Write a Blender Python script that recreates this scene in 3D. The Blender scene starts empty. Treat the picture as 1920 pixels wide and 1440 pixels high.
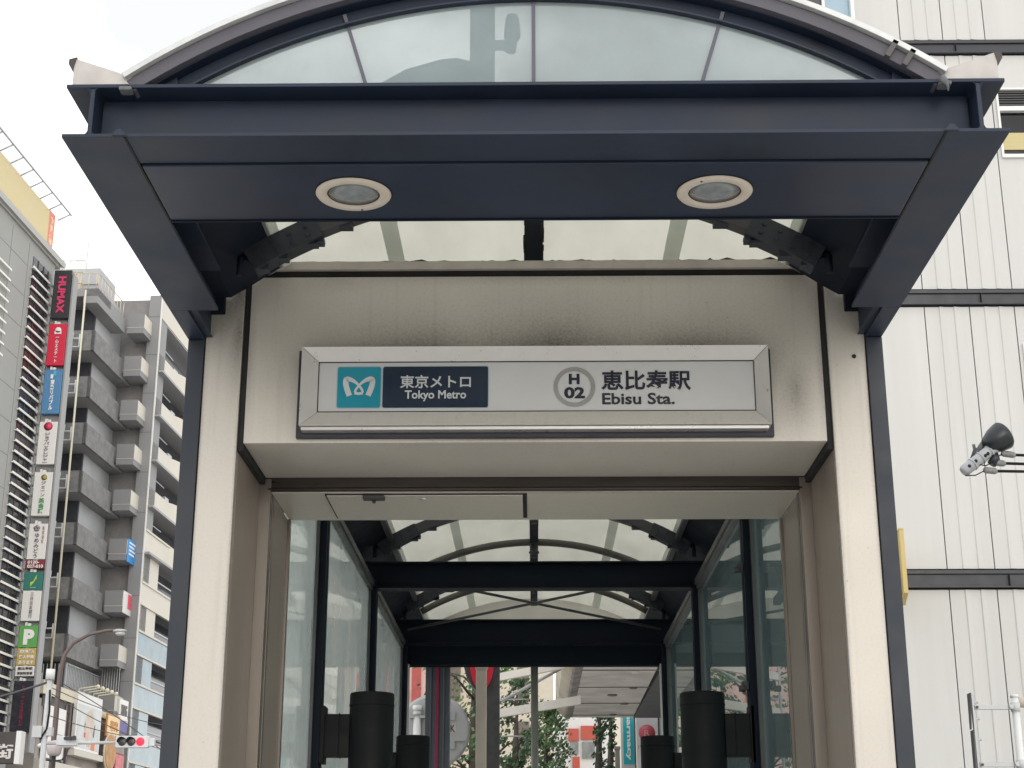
import bpy, bmesh, math, random
from mathutils import Vector, Matrix
R = math.radians
random.seed(7)
scene = bpy.context.scene
col = scene.collection

# ------------------------------------------------------------------ camera
cam_data = bpy.data.cameras.new("camera")
cam = bpy.data.objects.new("camera", cam_data)
col.objects.link(cam)
cam.location = (-0.01, 0, 1.5)
cam.rotation_euler = (R(90 + 18.138), 0, R(0.789))
cam_data.sensor_width = 36
cam_data.lens = 36 * 2900 / 1920
cam_data.clip_start = 0.05
cam_data.clip_end = 3000
scene.camera = cam

# ------------------------------------------------------------------ sky, sun, exposure
SUN_EL, SUN_ROT = R(14), R(173)
world = bpy.data.worlds.new("World")
scene.world = world
world.use_nodes = True
nt = world.node_tree
nt.nodes.clear()
def wn(t, **kw):
    n = nt.nodes.new(t)
    for k, v in kw.items(): setattr(n, k, v)
    return n
sky = wn('ShaderNodeTexSky', sky_type='NISHITA', sun_disc=False)
sky.sun_elevation, sky.sun_rotation = SUN_EL, SUN_ROT
sky.air_density, sky.dust_density, sky.ozone_density = 1.0, 3.0, 1.0
tc = wn('ShaderNodeTexCoord')
sep = wn('ShaderNodeSeparateXYZ')
nt.links.new(tc.outputs['Generated'], sep.inputs[0])
mp = wn('ShaderNodeMapping'); mp.inputs['Scale'].default_value = (2.2, 2.2, 5.0)
nt.links.new(tc.outputs['Generated'], mp.inputs[0])
nz = wn('ShaderNodeTexNoise'); nz.inputs['Scale'].default_value = 1.6; nz.inputs['Detail'].default_value = 5; nz.inputs['Roughness'].default_value = 0.55
nt.links.new(mp.outputs[0], nz.inputs['Vector'])
ramp = wn('ShaderNodeValToRGB')
ramp.color_ramp.elements[0].position = 0.43; ramp.color_ramp.elements[0].color = (0.37, 0.375, 0.382, 1)
ramp.color_ramp.elements[1].position = 0.66; ramp.color_ramp.elements[1].color = (1.0, 1.0, 0.99, 1)
nt.links.new(nz.outputs['Fac'], ramp.inputs[0])
# overcast cloud: brighter towards the zenith
mr = wn('ShaderNodeMapRange'); mr.inputs[1].default_value = 0.0; mr.inputs[2].default_value = 1.0; mr.inputs[3].default_value = 18.0; mr.inputs[4].default_value = 18.0
nt.links.new(sep.outputs[2], mr.inputs[0])
vm = wn('ShaderNodeVectorMath', operation='SCALE')
nt.links.new(ramp.outputs[0], vm.inputs[0]); nt.links.new(mr.outputs[0], vm.inputs['Scale'])
mx = wn('ShaderNodeMix', data_type='RGBA'); mx.inputs['Factor'].default_value = 0.93
nt.links.new(sky.outputs[0], mx.inputs[6]); nt.links.new(vm.outputs[0], mx.inputs[7])
bg = wn('ShaderNodeBackground'); bg.inputs['Strength'].default_value = 0.1
nt.links.new(mx.outputs[2], bg.inputs['Color'])
wo = wn('ShaderNodeOutputWorld'); nt.links.new(bg.outputs[0], wo.inputs[0])

sun_data = bpy.data.lights.new("sun", 'SUN')
sun_data.energy = 0.35; sun_data.angle = R(20); sun_data.color = (1.0, 0.96, 0.9)
sun = bpy.data.objects.new("sun", sun_data); col.objects.link(sun)
# NISHITA rotation: angle measured from +Y towards +X
sd = Vector((math.sin(SUN_ROT) * math.cos(SUN_EL), math.cos(SUN_ROT) * math.cos(SUN_EL), math.sin(SUN_EL)))
sun.rotation_euler = (-sd).to_track_quat('-Z', 'Y').to_euler()

scene.view_settings.view_transform = 'Standard'
scene.view_settings.look = 'None'
scene.view_settings.exposure = 0.62
scene.view_settings.gamma = 1.0
scene.render.engine = 'CYCLES'
scene.cycles.use_denoising = True
scene.cycles.max_bounces = 10
scene.cycles.transparent_max_bounces = 16
scene.cycles.sample_clamp_indirect = 6
scene.cycles.caustics_reflective = False
scene.cycles.caustics_refractive = False

# ------------------------------------------------------------------ materials
MATS = {}
def mat(name, rgb, rough=0.5, metal=0.0, var=0.06, scale=6.0, bump=0.0, bscale=60.0, spec=0.5, stretch=(1, 1, 1), coat=0.0, emit=None):
    if name in MATS: return MATS[name]
    m = bpy.data.materials.new(name); m.use_nodes = True
    t = m.node_tree; b = t.nodes['Principled BSDF']
    b.inputs['Roughness'].default_value = rough; b.inputs['Metallic'].default_value = metal
    b.inputs['Specular IOR Level'].default_value = spec
    if coat: b.inputs['Coat Weight'].default_value = coat; b.inputs['Coat Roughness'].default_value = 0.05
    c = t.nodes.new('ShaderNodeTexCoord'); mpp = t.nodes.new('ShaderNodeMapping'); mpp.inputs['Scale'].default_value = stretch
    t.links.new(c.outputs['Object'], mpp.inputs[0])
    n = t.nodes.new('ShaderNodeTexNoise'); n.inputs['Scale'].default_value = scale; n.inputs['Detail'].default_value = 6; n.inputs['Roughness'].default_value = 0.6
    t.links.new(mpp.outputs[0], n.inputs['Vector'])
    r = t.nodes.new('ShaderNodeValToRGB')
    r.color_ramp.elements[0].position = 0.3; r.color_ramp.elements[1].position = 0.7
    r.color_ramp.elements[0].color = tuple(max(0, x * (1 - var)) for x in rgb) + (1,)
    r.color_ramp.elements[1].color = tuple(min(1, x * (1 + var)) for x in rgb) + (1,)
    t.links.new(n.outputs['Fac'], r.inputs[0]); t.links.new(r.outputs[0], b.inputs['Base Color'])
    rr = t.nodes.new('ShaderNodeMapRange'); rr.inputs[1].default_value = 0.3; rr.inputs[2].default_value = 0.7
    rr.inputs[3].default_value = max(0.02, rough * 0.85); rr.inputs[4].default_value = min(1.0, rough * 1.22)
    t.links.new(n.outputs['Fac'], rr.inputs[0]); t.links.new(rr.outputs[0], b.inputs['Roughness'])
    if bump:
        n2 = t.nodes.new('ShaderNodeTexNoise'); n2.inputs['Scale'].default_value = bscale; n2.inputs['Detail'].default_value = 3
        t.links.new(mpp.outputs[0], n2.inputs['Vector'])
        bp = t.nodes.new('ShaderNodeBump'); bp.inputs['Strength'].default_value = bump; bp.inputs['Distance'].default_value = 0.01
        t.links.new(n2.outputs['Fac'], bp.inputs['Height']); t.links.new(bp.outputs[0], b.inputs['Normal'])
    if emit:
        b.inputs['Emission Color'].default_value = tuple(emit[0]) + (1,); b.inputs['Emission Strength'].default_value = emit[1]
    MATS[name] = m
    return m

def cladding_mat(name, rgb, soot=None, streak=0.0):
    """beige sheet steel; soot = list of (centre xyz, size xyz, amount) soft smudges of settled street dirt"""
    m = mat(name, rgb, rough=0.42, metal=0.15, var=0.035, scale=1.4, stretch=(1, 1, 1), spec=0.45)
    t = m.node_tree; b = t.nodes['Principled BSDF']
    src = b.inputs['Base Color'].links[0].from_socket
    c = t.nodes.new('ShaderNodeTexCoord')
    sp = t.nodes.new('ShaderNodeTexNoise'); sp.inputs['Scale'].default_value = 75; sp.inputs['Detail'].default_value = 4; sp.inputs['Roughness'].default_value = 0.7
    t.links.new(c.outputs['Object'], sp.inputs['Vector'])
    big = t.nodes.new('ShaderNodeTexNoise'); big.inputs['Scale'].default_value = 5; big.inputs['Detail'].default_value = 5
    t.links.new(c.outputs['Object'], big.inputs['Vector'])
    total = None
    for (cen, size, amt) in (soot or []):
        mm = t.nodes.new('ShaderNodeMapping'); mm.vector_type = 'TEXTURE'
        mm.inputs['Location'].default_value = cen; mm.inputs['Scale'].default_value = size
        t.links.new(c.outputs['Object'], mm.inputs[0])
        g = t.nodes.new('ShaderNodeTexGradient'); g.gradient_type = 'QUADRATIC_SPHERE'
        t.links.new(mm.outputs[0], g.inputs[0])
        k = t.nodes.new('ShaderNodeMath'); k.operation = 'MULTIPLY'; k.inputs[1].default_value = amt
        t.links.new(g.outputs['Fac'], k.inputs[0])
        if total is None: total = k.outputs[0]
        else:
            a = t.nodes.new('ShaderNodeMath'); a.operation = 'MAXIMUM'
            t.links.new(total, a.inputs[0]); t.links.new(k.outputs[0], a.inputs[1]); total = a.outputs[0]
    # thin drip marks running down and a scatter of specks on every sheet
    dm = t.nodes.new('ShaderNodeMapping'); dm.inputs['Scale'].default_value = (26, 26, 0.9); t.links.new(c.outputs['Object'], dm.inputs[0])
    dn_ = t.nodes.new('ShaderNodeTexNoise'); dn_.inputs['Scale'].default_value = 1.0; dn_.inputs['Detail'].default_value = 4; t.links.new(dm.outputs[0], dn_.inputs['Vector'])
    dr_ = t.nodes.new('ShaderNodeMapRange'); dr_.inputs[1].default_value = 0.56; dr_.inputs[2].default_value = 0.78; dr_.inputs[3].default_value = 0.0; dr_.inputs[4].default_value = 0.13; t.links.new(dn_.outputs['Fac'], dr_.inputs[0])
    vo = t.nodes.new('ShaderNodeTexVoronoi'); vo.inputs['Scale'].default_value = 16; t.links.new(c.outputs['Object'], vo.inputs['Vector'])
    vr = t.nodes.new('ShaderNodeMapRange'); vr.inputs[1].default_value = 0.03; vr.inputs[2].default_value = 0.10; vr.inputs[3].default_value = 0.5; vr.inputs[4].default_value = 0.0; t.links.new(vo.outputs['Distance'], vr.inputs[0])
    vs_ = t.nodes.new('ShaderNodeMapRange'); vs_.inputs[1].default_value = 0.52; vs_.inputs[2].default_value = 0.62; t.links.new(big.outputs['Fac'], vs_.inputs[0])
    vk = t.nodes.new('ShaderNodeMath'); vk.operation = 'MULTIPLY'; t.links.new(vr.outputs[0], vk.inputs[0]); t.links.new(vs_.outputs[0], vk.inputs[1])
    wk = t.nodes.new('ShaderNodeMath'); wk.operation = 'MAXIMUM'; 
    gr = t.nodes.new('ShaderNodeMapRange'); gr.inputs[1].default_value = 0.50; gr.inputs[2].default_value = 0.75; gr.inputs[3].default_value = 0.0; gr.inputs[4].default_value = 0.13; t.links.new(sp.outputs['Fac'], gr.inputs[0])
    ga = t.nodes.new('ShaderNodeMath'); ga.operation = 'ADD'; t.links.new(dr_.outputs[0], ga.inputs[0]); t.links.new(gr.outputs[0], ga.inputs[1])
    t.links.new(ga.outputs[0], wk.inputs[0]); t.links.new(vk.outputs[0], wk.inputs[1])
    wm = t.nodes.new('ShaderNodeMix'); wm.data_type = 'RGBA'; t.links.new(wk.outputs[0], wm.inputs['Factor']); t.links.new(src, wm.inputs[6]); wm.inputs[7].default_value = (0.09, 0.08, 0.07, 1)
    src = wm.outputs[2]; t.links.new(src, b.inputs['Base Color'])
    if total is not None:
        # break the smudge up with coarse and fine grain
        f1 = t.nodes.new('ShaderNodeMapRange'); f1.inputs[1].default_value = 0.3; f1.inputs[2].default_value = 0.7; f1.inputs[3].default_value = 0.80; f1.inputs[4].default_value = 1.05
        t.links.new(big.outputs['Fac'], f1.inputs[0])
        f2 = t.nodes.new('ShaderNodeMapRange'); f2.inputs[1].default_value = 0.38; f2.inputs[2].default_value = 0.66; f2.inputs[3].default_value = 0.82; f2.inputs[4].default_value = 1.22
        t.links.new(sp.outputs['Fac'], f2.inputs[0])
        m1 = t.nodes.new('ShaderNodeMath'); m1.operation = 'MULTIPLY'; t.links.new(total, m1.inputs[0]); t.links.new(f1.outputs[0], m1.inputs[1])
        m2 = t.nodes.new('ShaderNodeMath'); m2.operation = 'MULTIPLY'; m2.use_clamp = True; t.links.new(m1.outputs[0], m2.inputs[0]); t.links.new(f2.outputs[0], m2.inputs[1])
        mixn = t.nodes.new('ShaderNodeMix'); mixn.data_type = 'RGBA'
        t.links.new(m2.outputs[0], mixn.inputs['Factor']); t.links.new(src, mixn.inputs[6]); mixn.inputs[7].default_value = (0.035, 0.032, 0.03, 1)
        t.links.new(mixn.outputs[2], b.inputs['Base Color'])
    bp = t.nodes.new('ShaderNodeBump'); bp.inputs['Strength'].default_value = 0.06; bp.inputs['Distance'].default_value = 0.004
    t.links.new(sp.outputs['Fac'], bp.inputs['Height']); t.links.new(bp.outputs[0], b.inputs['Normal'])
    return m

def front_only(t, fr):
    # thin sheet: reflect once, on the outer face
    ge = t.nodes.new('ShaderNodeNewGeometry'); k = t.nodes.new('ShaderNodeMath'); k.operation = 'SUBTRACT'; k.inputs[0].default_value = 1.0
    t.links.new(ge.outputs['Backfacing'], k.inputs[1])
    q = t.nodes.new('ShaderNodeMath'); q.operation = 'MULTIPLY'; t.links.new(fr.outputs[0], q.inputs[0]); t.links.new(k.outputs[0], q.inputs[1])
    return q.outputs[0]

def glass_mat(name, tint=(0.86, 0.92, 0.91), ior=1.5, dirt=0.0, dirt_rgb=(0.6, 0.63, 0.62), rough=0.0):
    if name in MATS: return MATS[name]
    m = bpy.data.materials.new(name); m.use_nodes = True
    t = m.node_tree; t.nodes.clear()
    out = t.nodes.new('ShaderNodeOutputMaterial')
    tr = t.nodes.new('ShaderNodeBsdfTransparent'); tr.inputs[0].default_value = tint + (1,)
    gl = t.nodes.new('ShaderNodeBsdfGlossy'); gl.inputs['Roughness'].default_value = rough; gl.inputs[0].default_value = (0.95, 0.97, 0.97, 1)
    fr = t.nodes.new('ShaderNodeFresnel'); fr.inputs[0].default_value = ior
    mx_ = t.nodes.new('ShaderNodeMixShader')
    t.links.new(front_only(t, fr), mx_.inputs[0])
    base = tr.outputs[0]
    if dirt:
        df = t.nodes.new('ShaderNodeBsdfDiffuse'); df.inputs[0].default_value = dirt_rgb + (1,)
        tl = t.nodes.new('ShaderNodeBsdfTranslucent'); tl.inputs[0].default_value = dirt_rgb + (1,)
        ad = t.nodes.new('ShaderNodeMixShader'); ad.inputs[0].default_value = 0.5
        t.links.new(df.outputs[0], ad.inputs[1]); t.links.new(tl.outputs[0], ad.inputs[2])
        c = t.nodes.new('ShaderNodeTexCoord'); n = t.nodes.new('ShaderNodeTexNoise'); n.inputs['Scale'].default_value = 2.5; n.inputs['Detail'].default_value = 6
        t.links.new(c.outputs['Object'], n.inputs['Vector'])
        r = t.nodes.new('ShaderNodeMapRange'); r.inputs[1].default_value = 0.3; r.inputs[2].default_value = 0.75; r.inputs[3].default_value = dirt * 0.6; r.inputs[4].default_value = dirt * 1.3
        t.links.new(n.outputs['Fac'], r.inputs[0])
        m2 = t.nodes.new('ShaderNodeMixShader'); t.links.new(r.outputs[0], m2.inputs[0]); t.links.new(tr.outputs[0], m2.inputs[1]); t.links.new(ad.outputs[0], m2.inputs[2])
        base = m2.outputs[0]
    t.links.new(base, mx_.inputs[1]); t.links.new(gl.outputs[0], mx_.inputs[2])
    t.links.new(mx_.outputs[0], out.inputs[0])
    MATS[name] = m
    return m

def frosted_mat(name, rgb_t, rgb_d, fac, gloss_rough=0.05, ior=1.45, var=0.1, scale=2.0, stretch=(1, 1, 1)):
    if name in MATS: return MATS[name]
    m = bpy.data.materials.new(name); m.use_nodes = True
    t = m.node_tree; t.nodes.clear()
    out = t.nodes.new('ShaderNodeOutputMaterial')
    c = t.nodes.new('ShaderNodeTexCoord'); n = t.nodes.new('ShaderNodeTexNoise'); n.inputs['Scale'].default_value = scale; n.inputs['Detail'].default_value = 7; n.inputs['Roughness'].default_value = 0.65
    mpf = t.nodes.new('ShaderNodeMapping'); mpf.inputs['Scale'].default_value = stretch; t.links.new(c.outputs['Object'], mpf.inputs[0]); t.links.new(mpf.outputs[0], n.inputs['Vector'])
    def tone(rgb):
        r = t.nodes.new('ShaderNodeValToRGB'); r.color_ramp.elements[0].position = 0.3; r.color_ramp.elements[1].position = 0.65
        r.color_ramp.elements[0].color = tuple(x * (1 - var) for x in rgb) + (1,); r.color_ramp.elements[1].color = rgb + (1,)
        t.links.new(n.outputs['Fac'], r.inputs[0]); return r.outputs[0]
    tl = t.nodes.new('ShaderNodeBsdfTranslucent'); t.links.new(tone(rgb_t), tl.inputs[0])
    df = t.nodes.new('ShaderNodeBsdfDiffuse'); t.links.new(tone(rgb_d), df.inputs[0])
    a = t.nodes.new('ShaderNodeMixShader'); a.inputs[0].default_value = fac
    t.links.new(df.outputs[0], a.inputs[1]); t.links.new(tl.outputs[0], a.inputs[2])
    gl = t.nodes.new('ShaderNodeBsdfGlossy'); gl.inputs['Roughness'].default_value = gloss_rough
    fr = t.nodes.new('ShaderNodeFresnel'); fr.inputs[0].default_value = ior
    b = t.nodes.new('ShaderNodeMixShader'); t.links.new(front_only(t, fr), b.inputs[0]); t.links.new(a.outputs[0], b.inputs[1]); t.links.new(gl.outputs[0], b.inputs[2])
    t.links.new(b.outputs[0], out.inputs[0])
    MATS[name] = m
    return m

navy = mat('navy_paint', (0.012, 0.020, 0.040), rough=0.48, var=0.32, scale=3.2, bump=0.06, bscale=140, spec=0.4)
navy_dull = mat('navy_paint_dull', (0.008, 0.012, 0.021), rough=0.6, var=0.2, scale=4.0, spec=0.15)
black_gap = mat('black_rubber', (0.012, 0.012, 0.013), rough=0.8)
bronze = mat('weathered_bronze_steel', (0.20, 0.175, 0.15), rough=0.35, metal=0.45, var=0.12, scale=3, stretch=(4, 4, 0.4))
alu = mat('aluminium', (0.55, 0.54, 0.53), rough=0.30, metal=0.65, var=0.04, scale=10)
alu_dirty = cladding_mat('aluminium_speckled', (0.52, 0.50, 0.47), soot=[((0.25, 6.92, 3.575), (1.0, 0.3, 0.03), 0.55), ((0.9, 6.92, 3.60), (0.5, 0.3, 0.03), 0.4)])
white_metal = mat('white_paint', (0.74, 0.74, 0.73), rough=0.4, var=0.03)
grey_metal = mat('galvanised_steel', (0.42, 0.43, 0.44), rough=0.45, metal=0.5, var=0.08, scale=12)
light_grey = mat('pale_grey_paint', (0.55, 0.56, 0.57), rough=0.45, var=0.04)
dark_metal = mat('dark_steel', (0.05, 0.05, 0.052), rough=0.5, var=0.1)
rubber = mat('moss_and_sealant', (0.02, 0.02, 0.018), rough=0.95, var=0.3, scale=40)
CLAD = (0.565, 0.53, 0.478)

# ------------------------------------------------------------------ building helpers
BASE = {}
def thing(name, label, cat, loc=(0, 0, 0), rz=0.0, group=None, kind=None):
    o = bpy.data.objects.new(name, None); col.objects.link(o)
    o.empty_display_size = 0.2
    o.location = loc; o.rotation_euler = (0, 0, rz)
    o['label'] = label; o['category'] = cat
    if group: o['group'] = group
    if kind: o['kind'] = kind
    BASE[o] = (Vector(loc), rz)
    return o
def root_of(o):
    while o.parent: o = o.parent
    return o
class MB:
    def __init__(s): s.v, s.f, s.sm = [], [], []
    def add(s, vs, fs, smooth=False):
        n = len(s.v); s.v += [tuple(v) for v in vs]
        for f in fs: s.f.append([i + n for i in f]); s.sm.append(smooth)
        return s
    def box(s, x0, x1, y0, y1, z0, z1):
        x0, x1 = sorted((x0, x1)); y0, y1 = sorted((y0, y1)); z0, z1 = sorted((z0, z1))
        return s.add([(x0, y0, z0), (x1, y0, z0), (x1, y1, z0), (x0, y1, z0), (x0, y0, z1), (x1, y0, z1), (x1, y1, z1), (x0, y1, z1)],
                     [(0, 3, 2, 1), (4, 5, 6, 7), (0, 1, 5, 4), (1, 2, 6, 5), (2, 3, 7, 6), (3, 0, 4, 7)])
    def prism(s, prof, axis, a0, a1):
        """extrude a closed 2D outline; axis 'x' -> (y,z) outline, 'y' -> (x,z), 'z' -> (x,y)"""
        n = len(prof)
        def P(p, a): return {'x': (a, p[0], p[1]), 'y': (p[0], a, p[1]), 'z': (p[0], p[1], a)}[axis]
        area = sum(prof[i][0] * prof[(i + 1) % n][1] - prof[(i + 1) % n][0] * prof[i][1] for i in range(n))
        if (area < 0) != (axis == 'y'): prof = prof[::-1]
        vs = [P(p, a0) for p in prof] + [P(p, a1) for p in prof]
        fs = [tuple(range(n))[::-1], tuple(range(n, 2 * n))] + [(i, (i + 1) % n, (i + 1) % n + n, i + n) for i in range(n)]
        return s.add(vs, fs)
    def tube(s, pts, r, seg=10, caps=True):
        pts = [Vector(p) for p in pts]; n = len(pts); rs = r if isinstance(r, (list, tuple)) else [r] * n
        vs, fs, up0 = [], [], None
        for i, p in enumerate(pts):
            d = (pts[min(i + 1, n - 1)] - pts[max(i - 1, 0)]).normalized()
            if up0 is None:
                up0 = Vector((0, 0, 1)) if abs(d.z) < 0.9 else Vector((1, 0, 0))
            a = d.cross(up0).normalized(); b = a.cross(d).normalized(); up0 = b
            for k in range(seg):
                t = 2 * math.pi * k / seg
                vs.append(p + (a * math.cos(t) + b * math.sin(t)) * rs[i])
        for i in range(n - 1):
            for k in range(seg):
                fs.append((i * seg + k, i * seg + (k + 1) % seg, (i + 1) * seg + (k + 1) % seg, (i + 1) * seg + k))
        s.add(vs, fs, True)
        if caps:
            m = len(s.v) - n * seg
            s.f.append([m + k for k in range(seg)][::-1]); s.sm.append(False)
            s.f.append([m + (n - 1) * seg + k for k in range(seg)]); s.sm.append(False)
        return s
    def lathe(s, prof, c=(0, 0, 0), axis=Vector((0, 0, 1)), seg=32, smooth=True):
        """revolve (radius, height) pairs about axis through c"""
        axis = Vector(axis).normalized()
        q = Vector((0, 0, 1)).rotation_difference(axis)
        c = Vector(c); vs, fs = [], []
        for r, h in prof:
            for k in range(seg):
                t = 2 * math.pi * k / seg
                vs.append(c + q @ Vector((r * math.cos(t), r * math.sin(t), h)))
        for i in range(len(prof) - 1):
            for k in range(seg):
                fs.append((i * seg + k, i * seg + (k + 1) % seg, (i + 1) * seg + (k + 1) % seg, (i + 1) * seg + k))
        s.add(vs, fs, smooth)
        m = len(s.v) - len(vs)
        if prof[0][0] > 1e-6: s.f.append([m + k for k in range(seg)][::-1]); s.sm.append(False)
        if prof[-1][0] > 1e-6: s.f.append([m + (len(prof) - 1) * seg + k for k in range(seg)]); s.sm.append(False)
        return s
    def ring_sector(s, cz, r0, r1, t0, t1, y0, y1, n=24, cx=0.0):
        """solid bar bent round the Y axis: angle from the vertical, radii r0..r1, depth y0..y1"""
        vs, fs = [], []
        for i in range(n + 1):
            t = t0 + (t1 - t0) * i / n
            for (r, y) in ((r0, y0), (r1, y0), (r1, y1), (r0, y1)):
                vs.append((cx + r * math.sin(t), y, cz + r * math.cos(t)))
        for i in range(n):
            a = i * 4; b = a + 4
            for k in range(4):
                k2 = (k + 1) % 4
                fs.append((a + k, b + k, b + k2, a + k2))
        fs.append((0, 1, 2, 3)); m = n * 4; fs.append((m + 3, m + 2, m + 1, m))
        return s.add(vs, fs)
    def sphere(s, c, r, seg=16, ring=10, sc=(1, 1, 1)):
        vs, fs = [], []
        for i in range(ring + 1):
            ph = math.pi * i / ring
            for k in range(seg):
                t = 2 * math.pi * k / seg
                vs.append((c[0] + r * sc[0] * math.sin(ph) * math.cos(t), c[1] + r * sc[1] * math.sin(ph) * math.sin(t), c[2] + r * sc[2] * math.cos(ph)))
        for i in range(ring):
            for k in range(seg):
                fs.append((i * seg + k, (i + 1) * seg + k, (i + 1) * seg + (k + 1) % seg, i * seg + (k + 1) % seg))
        return s.add(vs, fs, True)
    def build(s, name, m, parent=None, bevel=0.0, local=False, label=None, kind=None):
        me = bpy.data.meshes.new(name)
        off = Vector((0, 0, 0))
        if parent is not None and not local:
            loc, rz = BASE[root_of(parent)]
            inv = Matrix.Rotation(-rz, 3, 'Z')
            vs = [tuple(inv @ (Vector(v) - loc)) for v in s.v]
        else: vs = s.v
        me.from_pydata(vs, [], s.f)
        me.polygons.foreach_set('use_smooth', s.sm)
        me.update()
        bm_ = bmesh.new(); bm_.from_mesh(me)
        bmesh.ops.recalc_face_normals(bm_, faces=bm_.faces[:]) if len(bm_.faces) < 4000 else None
        bm_.to_mesh(me); bm_.free()
        me.materials.append(m)
        o = bpy.data.objects.new(name, me); col.objects.link(o)
        if parent is not None: o.parent = parent
        if label: o['label'] = label
        if kind: o['kind'] = kind
        if bevel:
            md = o.modifiers.new('edge', 'BEVEL'); md.width = bevel; md.segments = 2; md.limit_method = 'ANGLE'; md.angle_limit = R(40)
        return o
def tag(o, label, cat, group=None, kind=None):
    o['label'] = label; o['category'] = cat
    if group: o['group'] = group
    if kind: o['kind'] = kind
    return o
def copy_tree(o, parent=None):
    c = o.copy(); col.objects.link(c)
    if parent is not None: c.parent = parent
    for ch in list(o.children): copy_tree(ch, c)
    return c

def text(name, s, m, parent, box, y, rot=0, bold=0.0, depth=0.002, local=False, spacing=1.0, xplane=None):
    """lettering as solid mesh facing -Y, fitted to box (x0, x1, z0, z1) with its face near y; rot=-90 reads downwards"""
    cu = bpy.data.curves.new(name, 'FONT'); cu.body = s; cu.size = 1.0; cu.extrude = 0.0
    cu.offset = bold; cu.align_x = 'CENTER'; cu.space_line = spacing; cu.resolution_u = 3
    ob = bpy.data.objects.new(name, cu); col.objects.link(ob)
    dg = bpy.context.evaluated_depsgraph_get(); dg.update()
    me = bpy.data.meshes.new_from_object(ob.evaluated_get(dg))
    vs = [v.co.copy() for v in me.vertices]; fs = [tuple(p.vertices) for p in me.polygons]
    bpy.data.objects.remove(ob); bpy.data.curves.remove(cu); bpy.data.meshes.remove(me)
    if not vs: return None
    pts = [((v.y, -v.x) if rot == -90 else (v.x, v.y)) for v in vs]
    x0, x1 = min(p[0] for p in pts), max(p[0] for p in pts); z0, z1 = min(p[1] for p in pts), max(p[1] for p in pts)
    sx = (box[1] - box[0]) / max(x1 - x0, 1e-6); sz = (box[3] - box[2]) / max(z1 - z0, 1e-6)
    mb = MB(); n = len(vs)
    P = [(box[0] + (p[0] - x0) * sx, box[2] + (p[1] - z0) * sz) for p in pts]
    if xplane is not None:   # lettering on a wall facing +X: box is (y0, y1, z0, z1)
        front = [(xplane + depth, p[0], p[1]) for p in P]; back = [(xplane, p[0], p[1]) for p in P]
    else:
        front = [(p[0], y - depth, p[1]) for p in P]; back = [(p[0], y, p[1]) for p in P]
    edges = {}
    for f in fs:
        for i in range(len(f)):
            a, b = f[i], f[(i + 1) % len(f)]
            edges[(a, b)] = edges.get((a, b), 0) + 1
    side = [(a, b, b + n, a + n) for (a, b) in edges if (b, a) not in edges]
    mb.add(front + back, list(fs) + side)
    return mb.build(name, m, parent, local=local)

# ================================================================== SETTING
g = MB(); g.add([(-1500, -600, 0), (1500, -600, 0), (1500, 2200, 0), (-1500, 2200, 0)], [(0, 1, 2, 3)])
g.build('ground', mat('pale_paving', (0.58, 0.56, 0.525), rough=0.85, var=0.15, scale=0.8, bump=0.2, bscale=30))['kind'] = 'structure'
rd = MB(); rd.add([(-43, -300, 0.004), (-30, -300, 0.004), (-2, 240, 0.004), (-14, 240, 0.004)], [(0, 1, 2, 3)])
rd.build('road', mat('asphalt', (0.055, 0.055, 0.058), rough=0.9, var=0.2, scale=3, bump=0.3, bscale=80))['kind'] = 'structure'

# ================================================================== SUBWAY ENTRANCE
ent = thing('subway_entrance', 'navy steel and beige panel subway entrance with arched frosted glass roof', 'subway entrance', (0, 7, 0))
HZ0, HZ1 = 4.022, 4.232        # steel frame level
def ibeam_x(y0, y1, z0, z1, xa, xb, tf=0.014, tw=0.010, wx=0.0):
    m = MB(); yc = (y0 + y1) / 2
    m.box(xa, xb, y0, y1, z0, z0 + tf); m.box(xa, xb, y0, y1, z1 - tf, z1); m.box(xa - wx, xb + wx, yc - tw / 2, yc + tw / 2, z0 + tf, z1 - tf)
    return m
# side beams: H sections running back along both sides, the inner half of the foot cut away at the portal
for sx in (-1, 1):
    m = MB(); tf = 0.014
    m.box(sx * 1.445, sx * 1.665, 4.885, 6.60, HZ0, HZ0 + tf)
    m.box(sx * 1.585, sx * 1.665, 6.60, 16.6, HZ0, HZ0 + tf)
    m.box(sx * 1.445, sx * 1.665, 4.885, 6.60, HZ1 - tf, HZ1); m.box(sx * 1.545, sx * 1.665, 6.60, 16.6, HZ1 - tf, HZ1)
    m.box(sx * 1.562, sx * 1.578, 4.89, 16.6, HZ0 + tf, HZ1 - tf)
    # rounded fillets where web meets flange
    for zz, dz in ((HZ0 + tf, 1), (HZ1 - tf, -1)):
        for dx in (-1, 1):
            x = sx * 1.570 + dx * 0.008
            m.prism([(x, zz), (x + dx * 0.014, zz), (x + dx * 0.004, zz + dz * 0.004), (x, zz + dz * 0.014)], 'y', 4.888, 16.6)
    m.build('side_beam', navy, ent, bevel=0.002)
m = ibeam_x(4.886, 5.095, HZ0 + 0.0008, HZ1 - 0.0008, -1.44, 1.44, wx=0.118)
m.build('front_beam', navy, ent, bevel=0.002)
# lapped erection plates and weld lumps at the front corners
for sx in (-1, 1):
    m = MB()
    m.box(sx * 1.43, sx * 1.475, 4.874, 4.92, HZ1 - 0.028, HZ1 - 0.013)
    m.build('splice_plate', mat('grey_sealant', (0.12, 0.125, 0.135), rough=0.6, var=0.2, scale=40), ent, bevel=0.004)
    m = MB(); m.prism([(sx * 1.43, HZ0 + 0.001), (sx * 1.455, HZ0 + 0.030), (sx * 1.475, HZ0 + 0.024), (sx * 1.487, HZ0 + 0.001)], 'y', 4.876, 4.93)
    m.build('splice_plate', navy, ent, bevel=0.003)
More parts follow.
